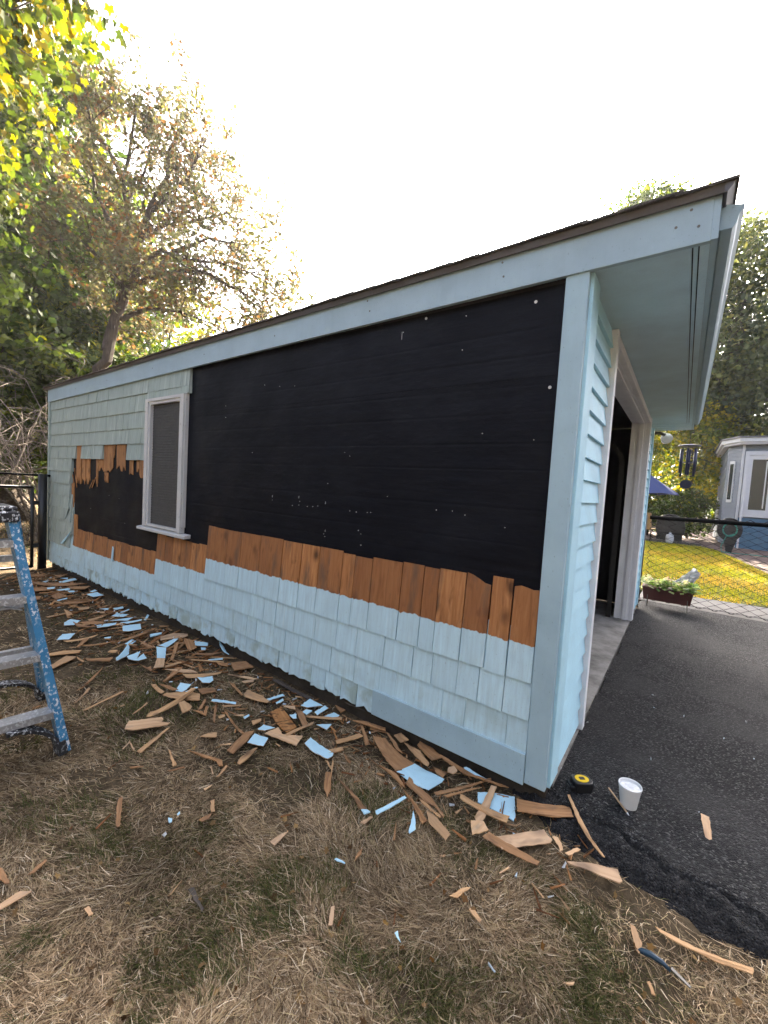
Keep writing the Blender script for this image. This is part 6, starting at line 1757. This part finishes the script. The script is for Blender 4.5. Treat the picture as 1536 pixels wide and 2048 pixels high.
def blades(name, P, z, ang, length, elev, droop, width, col, mat):
    n = len(P)
    ca, sa = np.cos(ang), np.sin(ang)
    def at(t, e): return np.stack([P[:, 0] + ca * np.cos(e) * length * t, P[:, 1] + sa * np.cos(e) * length * t, z + np.maximum(np.sin(e) * length * t, .001)], 1)
    p0 = at(0, elev); p1 = at(.5, elev)
    a2 = ang + np.random.default_rng(5).normal(0, .45, n)
    p2 = p1 + np.stack([np.cos(a2) * np.cos(elev - droop), np.sin(a2) * np.cos(elev - droop), np.sin(elev - droop)], 1) * (length * .5)[:, None]
    p2[:, 2] = np.maximum(p2[:, 2], z + .001)
    w = np.stack([-sa, ca, np.zeros(n)], 1) * (width * .5)[:, None]
    V = np.stack([p0 - w, p0 + w, p1 - w * .85, p1 + w * .85, p2], 1).reshape(-1, 3)
    tri = np.array([(0, 1, 3), (0, 3, 2), (2, 3, 4)])
    F = (tri[None] + 5 * np.arange(n)[:, None, None]).reshape(-1, 3)
    return put(name, fast_mesh(name, V, F, mat, np.repeat(col, 5, 0)))

r = np.random.default_rng(71)
def sample(n, dmin, dmax, power):
    d = dmin * (dmax / dmin) ** (r.random(n) ** power)
    a = np.radians(r.uniform(-16, 96, n))
    return np.stack([.375 - np.sin(a) * d, -1.81 + np.cos(a) * d], 1)
P = np.concatenate([sample(480000, .62, 3.2, 1.0), sample(150000, 2.2, 8.5, 1.0)])
ok = (P[:, 1] < np.where(P[:, 0] < -.03, .03, 9)) & (P[:, 1] < edge_y(P[:, 0]) + .012 + .03 * (fbm(P[:, 0] * 12, P[:, 1] * 12, 77) - .5) * 2 + np.where(P[:, 0] < -.09, 9, 0)) & (P[:, 0] > -7.2)
ok &= ~((P[:, 0] < -.05) & (P[:, 1] > -.035) & (r.random(len(P)) < .8))
P = P[ok]
ix = np.clip(((P[:, 0] + 7.5) * 100).astype(int), 0, 899); iy = np.clip(((P[:, 1] + 2.2) * 100).astype(int), 0, 239)
P = P[~(MASK[iy, ix] & (r.random(len(P)) < .93))]
# worn spots where the soil shows, and thinner, trodden grass below the wall
P = P[r.random(len(P)) < np.clip(1.25 - 1.6 * np.clip(fbm(P[:, 0] * 4.5, P[:, 1] * 4.5, 57, 4) - .52, 0, 1) * 4, .25, 1)]
P = P[r.random(len(P)) < np.where(P[:, 1] > -.22, .45, 1.0)]
n = len(P)
gm = green_mask(P[:, 0], P[:, 1])
isg = r.random(n) < gm * .72
flow = fbm(P[:, 0] * 2.4, P[:, 1] * 2.4, 81, 3) * 9.0
ang = flow + r.normal(0, .75, n)
length = np.where(isg, r.uniform(.018, .045, n), (.020 + .062 * r.random(n) ** 1.6) * (.8 + .5 * r.random(n)))
elev = np.where(isg, r.uniform(.35, 1.25, n), np.abs(r.normal(.10, .19, n)))
droop = np.where(isg, r.uniform(.1, .8, n), r.uniform(.0, .35, n))
dcam = np.hypot(P[:, 0] - .375, P[:, 1] + 1.81)
width = np.where(isg, r.uniform(.0013, .0025, n), .0010 + .0023 * r.random(n) ** 1.5) * np.clip(dcam / 1.6, 1, 3)
pal_d = np.array([(.57, .45, .30), (.40, .30, .185), (.24, .17, .10), (.10, .070, .042), (.80, .69, .51), (.46, .37, .21)])
pal_g = np.array([(.085, .095, .034), (.055, .066, .024), (.12, .12, .045), (.20, .17, .07)])
lum = .45 + 1.15 * fbm(P[:, 0] * 2.6, P[:, 1] * 2.6, 83, 5)
cd = pal_d[r.choice(6, n, p=[.14, .26, .28, .20, .03, .09])] * (r.uniform(.7, 1.15, n) * lum)[:, None]
cg = pal_g[r.choice(4, n, p=[.35, .35, .2, .1])] * r.uniform(.75, 1.2, (n, 1))
col = np.where(isg[:, None], cg, cd)
z = lawn_h(P[:, 0], P[:, 1]) - .002
gz, _s = drive_z(P[:, 0], P[:, 1])
z = np.where((P[:, 0] > -.12) & (P[:, 1] > edge_y(P[:, 0]) - .03), np.maximum(z, gz - .002), z)
gl = blades('dry_grass', P, z, ang, length, elev, droop, width, col, MAT['grass'])
tag(gl, 'matted dry brown grass with green patches covering the front lawn', 'grass', None, 'stuff')

# back lawn, longer and greener, straw coloured in the middle
n = 90000
P = np.stack([r.uniform(-4.5, 2.1, n), r.uniform(5.5, 15.0, n)], 1)
lim = np.interp(P[:, 1], [5.5, 6.1, 8.6, 12.2, 14.4, 15.1], [.7, 2.15, 2.0, 1.55, 1.2, .9])
P = P[(P[:, 0] < lim)]
n = len(P)
dry = np.clip((fbm(P[:, 0] * .8, P[:, 1] * .8, 88) - .38) * 3 + (9.5 - P[:, 1]) * .10, 0, 1)
isd = r.random(n) < dry * .8
pal_y = np.array([(.52, .36, .07), (.58, .37, .10), (.40, .29, .06)])
pal_k = np.array([(.20, .22, .024), (.29, .28, .026), (.38, .33, .03)])
col = np.where(isd[:, None], pal_y[r.integers(3, size=n)], pal_k[r.integers(3, size=n)]) * r.uniform(.75, 1.2, (n, 1))
tag(blades('back_grass', P, np.full(n, -.062), r.uniform(0, 6.28, n), r.uniform(.035, .09, n), r.uniform(.4, 1.3, n), r.uniform(.1, .8, n), r.uniform(.006, .011, n), col, MAT['grass']),
    'green and straw coloured grass of the sunlit back lawn', 'grass', None, 'stuff')

# dry leaves and rough grass beyond the left fence
n = 26000
P = np.stack([-r.uniform(6.5, 22, n), r.uniform(-5, 6, n)], 1)
P = P[~((P[:, 1] > -.05) & (P[:, 0] > -6.9))]
n = len(P)
pal = np.array([(.30, .22, .12), (.22, .15, .08), (.15, .11, .05), (.10, .11, .04)])
tag(blades('rough_grass', P, np.full(n, -.155), r.uniform(0, 6.28, n), r.uniform(.05, .14, n), r.uniform(.1, 1.0, n), r.uniform(0, .6, n), r.uniform(.008, .02, n), pal[r.integers(4, size=n)] * r.uniform(.7, 1.2, (n, 1)), MAT['grass']),
    'dry leaf litter and rough grass beyond the left fence', 'grass', None, 'stuff')

# small fallen leaves and chips caught in the grass
r = np.random.default_rng(301)
n = 300
P = sample(n, .8, 4.5, 1.0)
P = P[(P[:, 1] < edge_y(P[:, 0]) - .02) & (P[:, 1] < -.05)]
n = len(P)
pal = np.array([(.16, .085, .035), (.24, .15, .07), (.10, .06, .03), (.30, .20, .09)])
C = pal[r.integers(4, size=n)] * r.uniform(.7, 1.2, (n, 1))
P3 = np.stack([P[:, 0], P[:, 1], lawn_h(P[:, 0], P[:, 1]) + r.uniform(.010, .022, n)], 1)
tag(put('fallen_leaves', leaf_mesh('fallen_leaves', P3, r.uniform(.016, .036, n), C, 302, MAT['grass'], True, 0.0)), 'small dry fallen leaves caught in the front lawn', 'leaves', None, 'stuff')

HAZE = 0.0006
# thin volume added to imitate the veil of glare against the light
hz = NT('glare_haze')
hz.t.nodes.remove(hz.b)
pv = hz.n('ShaderNodeVolumePrincipled')
pv.inputs['Color'].default_value = (.96, .97, 1.0, 1)
pv.inputs['Density'].default_value = HAZE
pv.inputs['Anisotropy'].default_value = 0.45
hz.t.links.new(pv.outputs[0], hz.out.inputs['Volume'])
ho = MB().box(-80, 80, -80, 80, -1.3, 17.5).build('haze', hz.mat)
tag(ho, 'thin haze added over the yard to imitate backlight glare', 'haze', None, 'stuff')
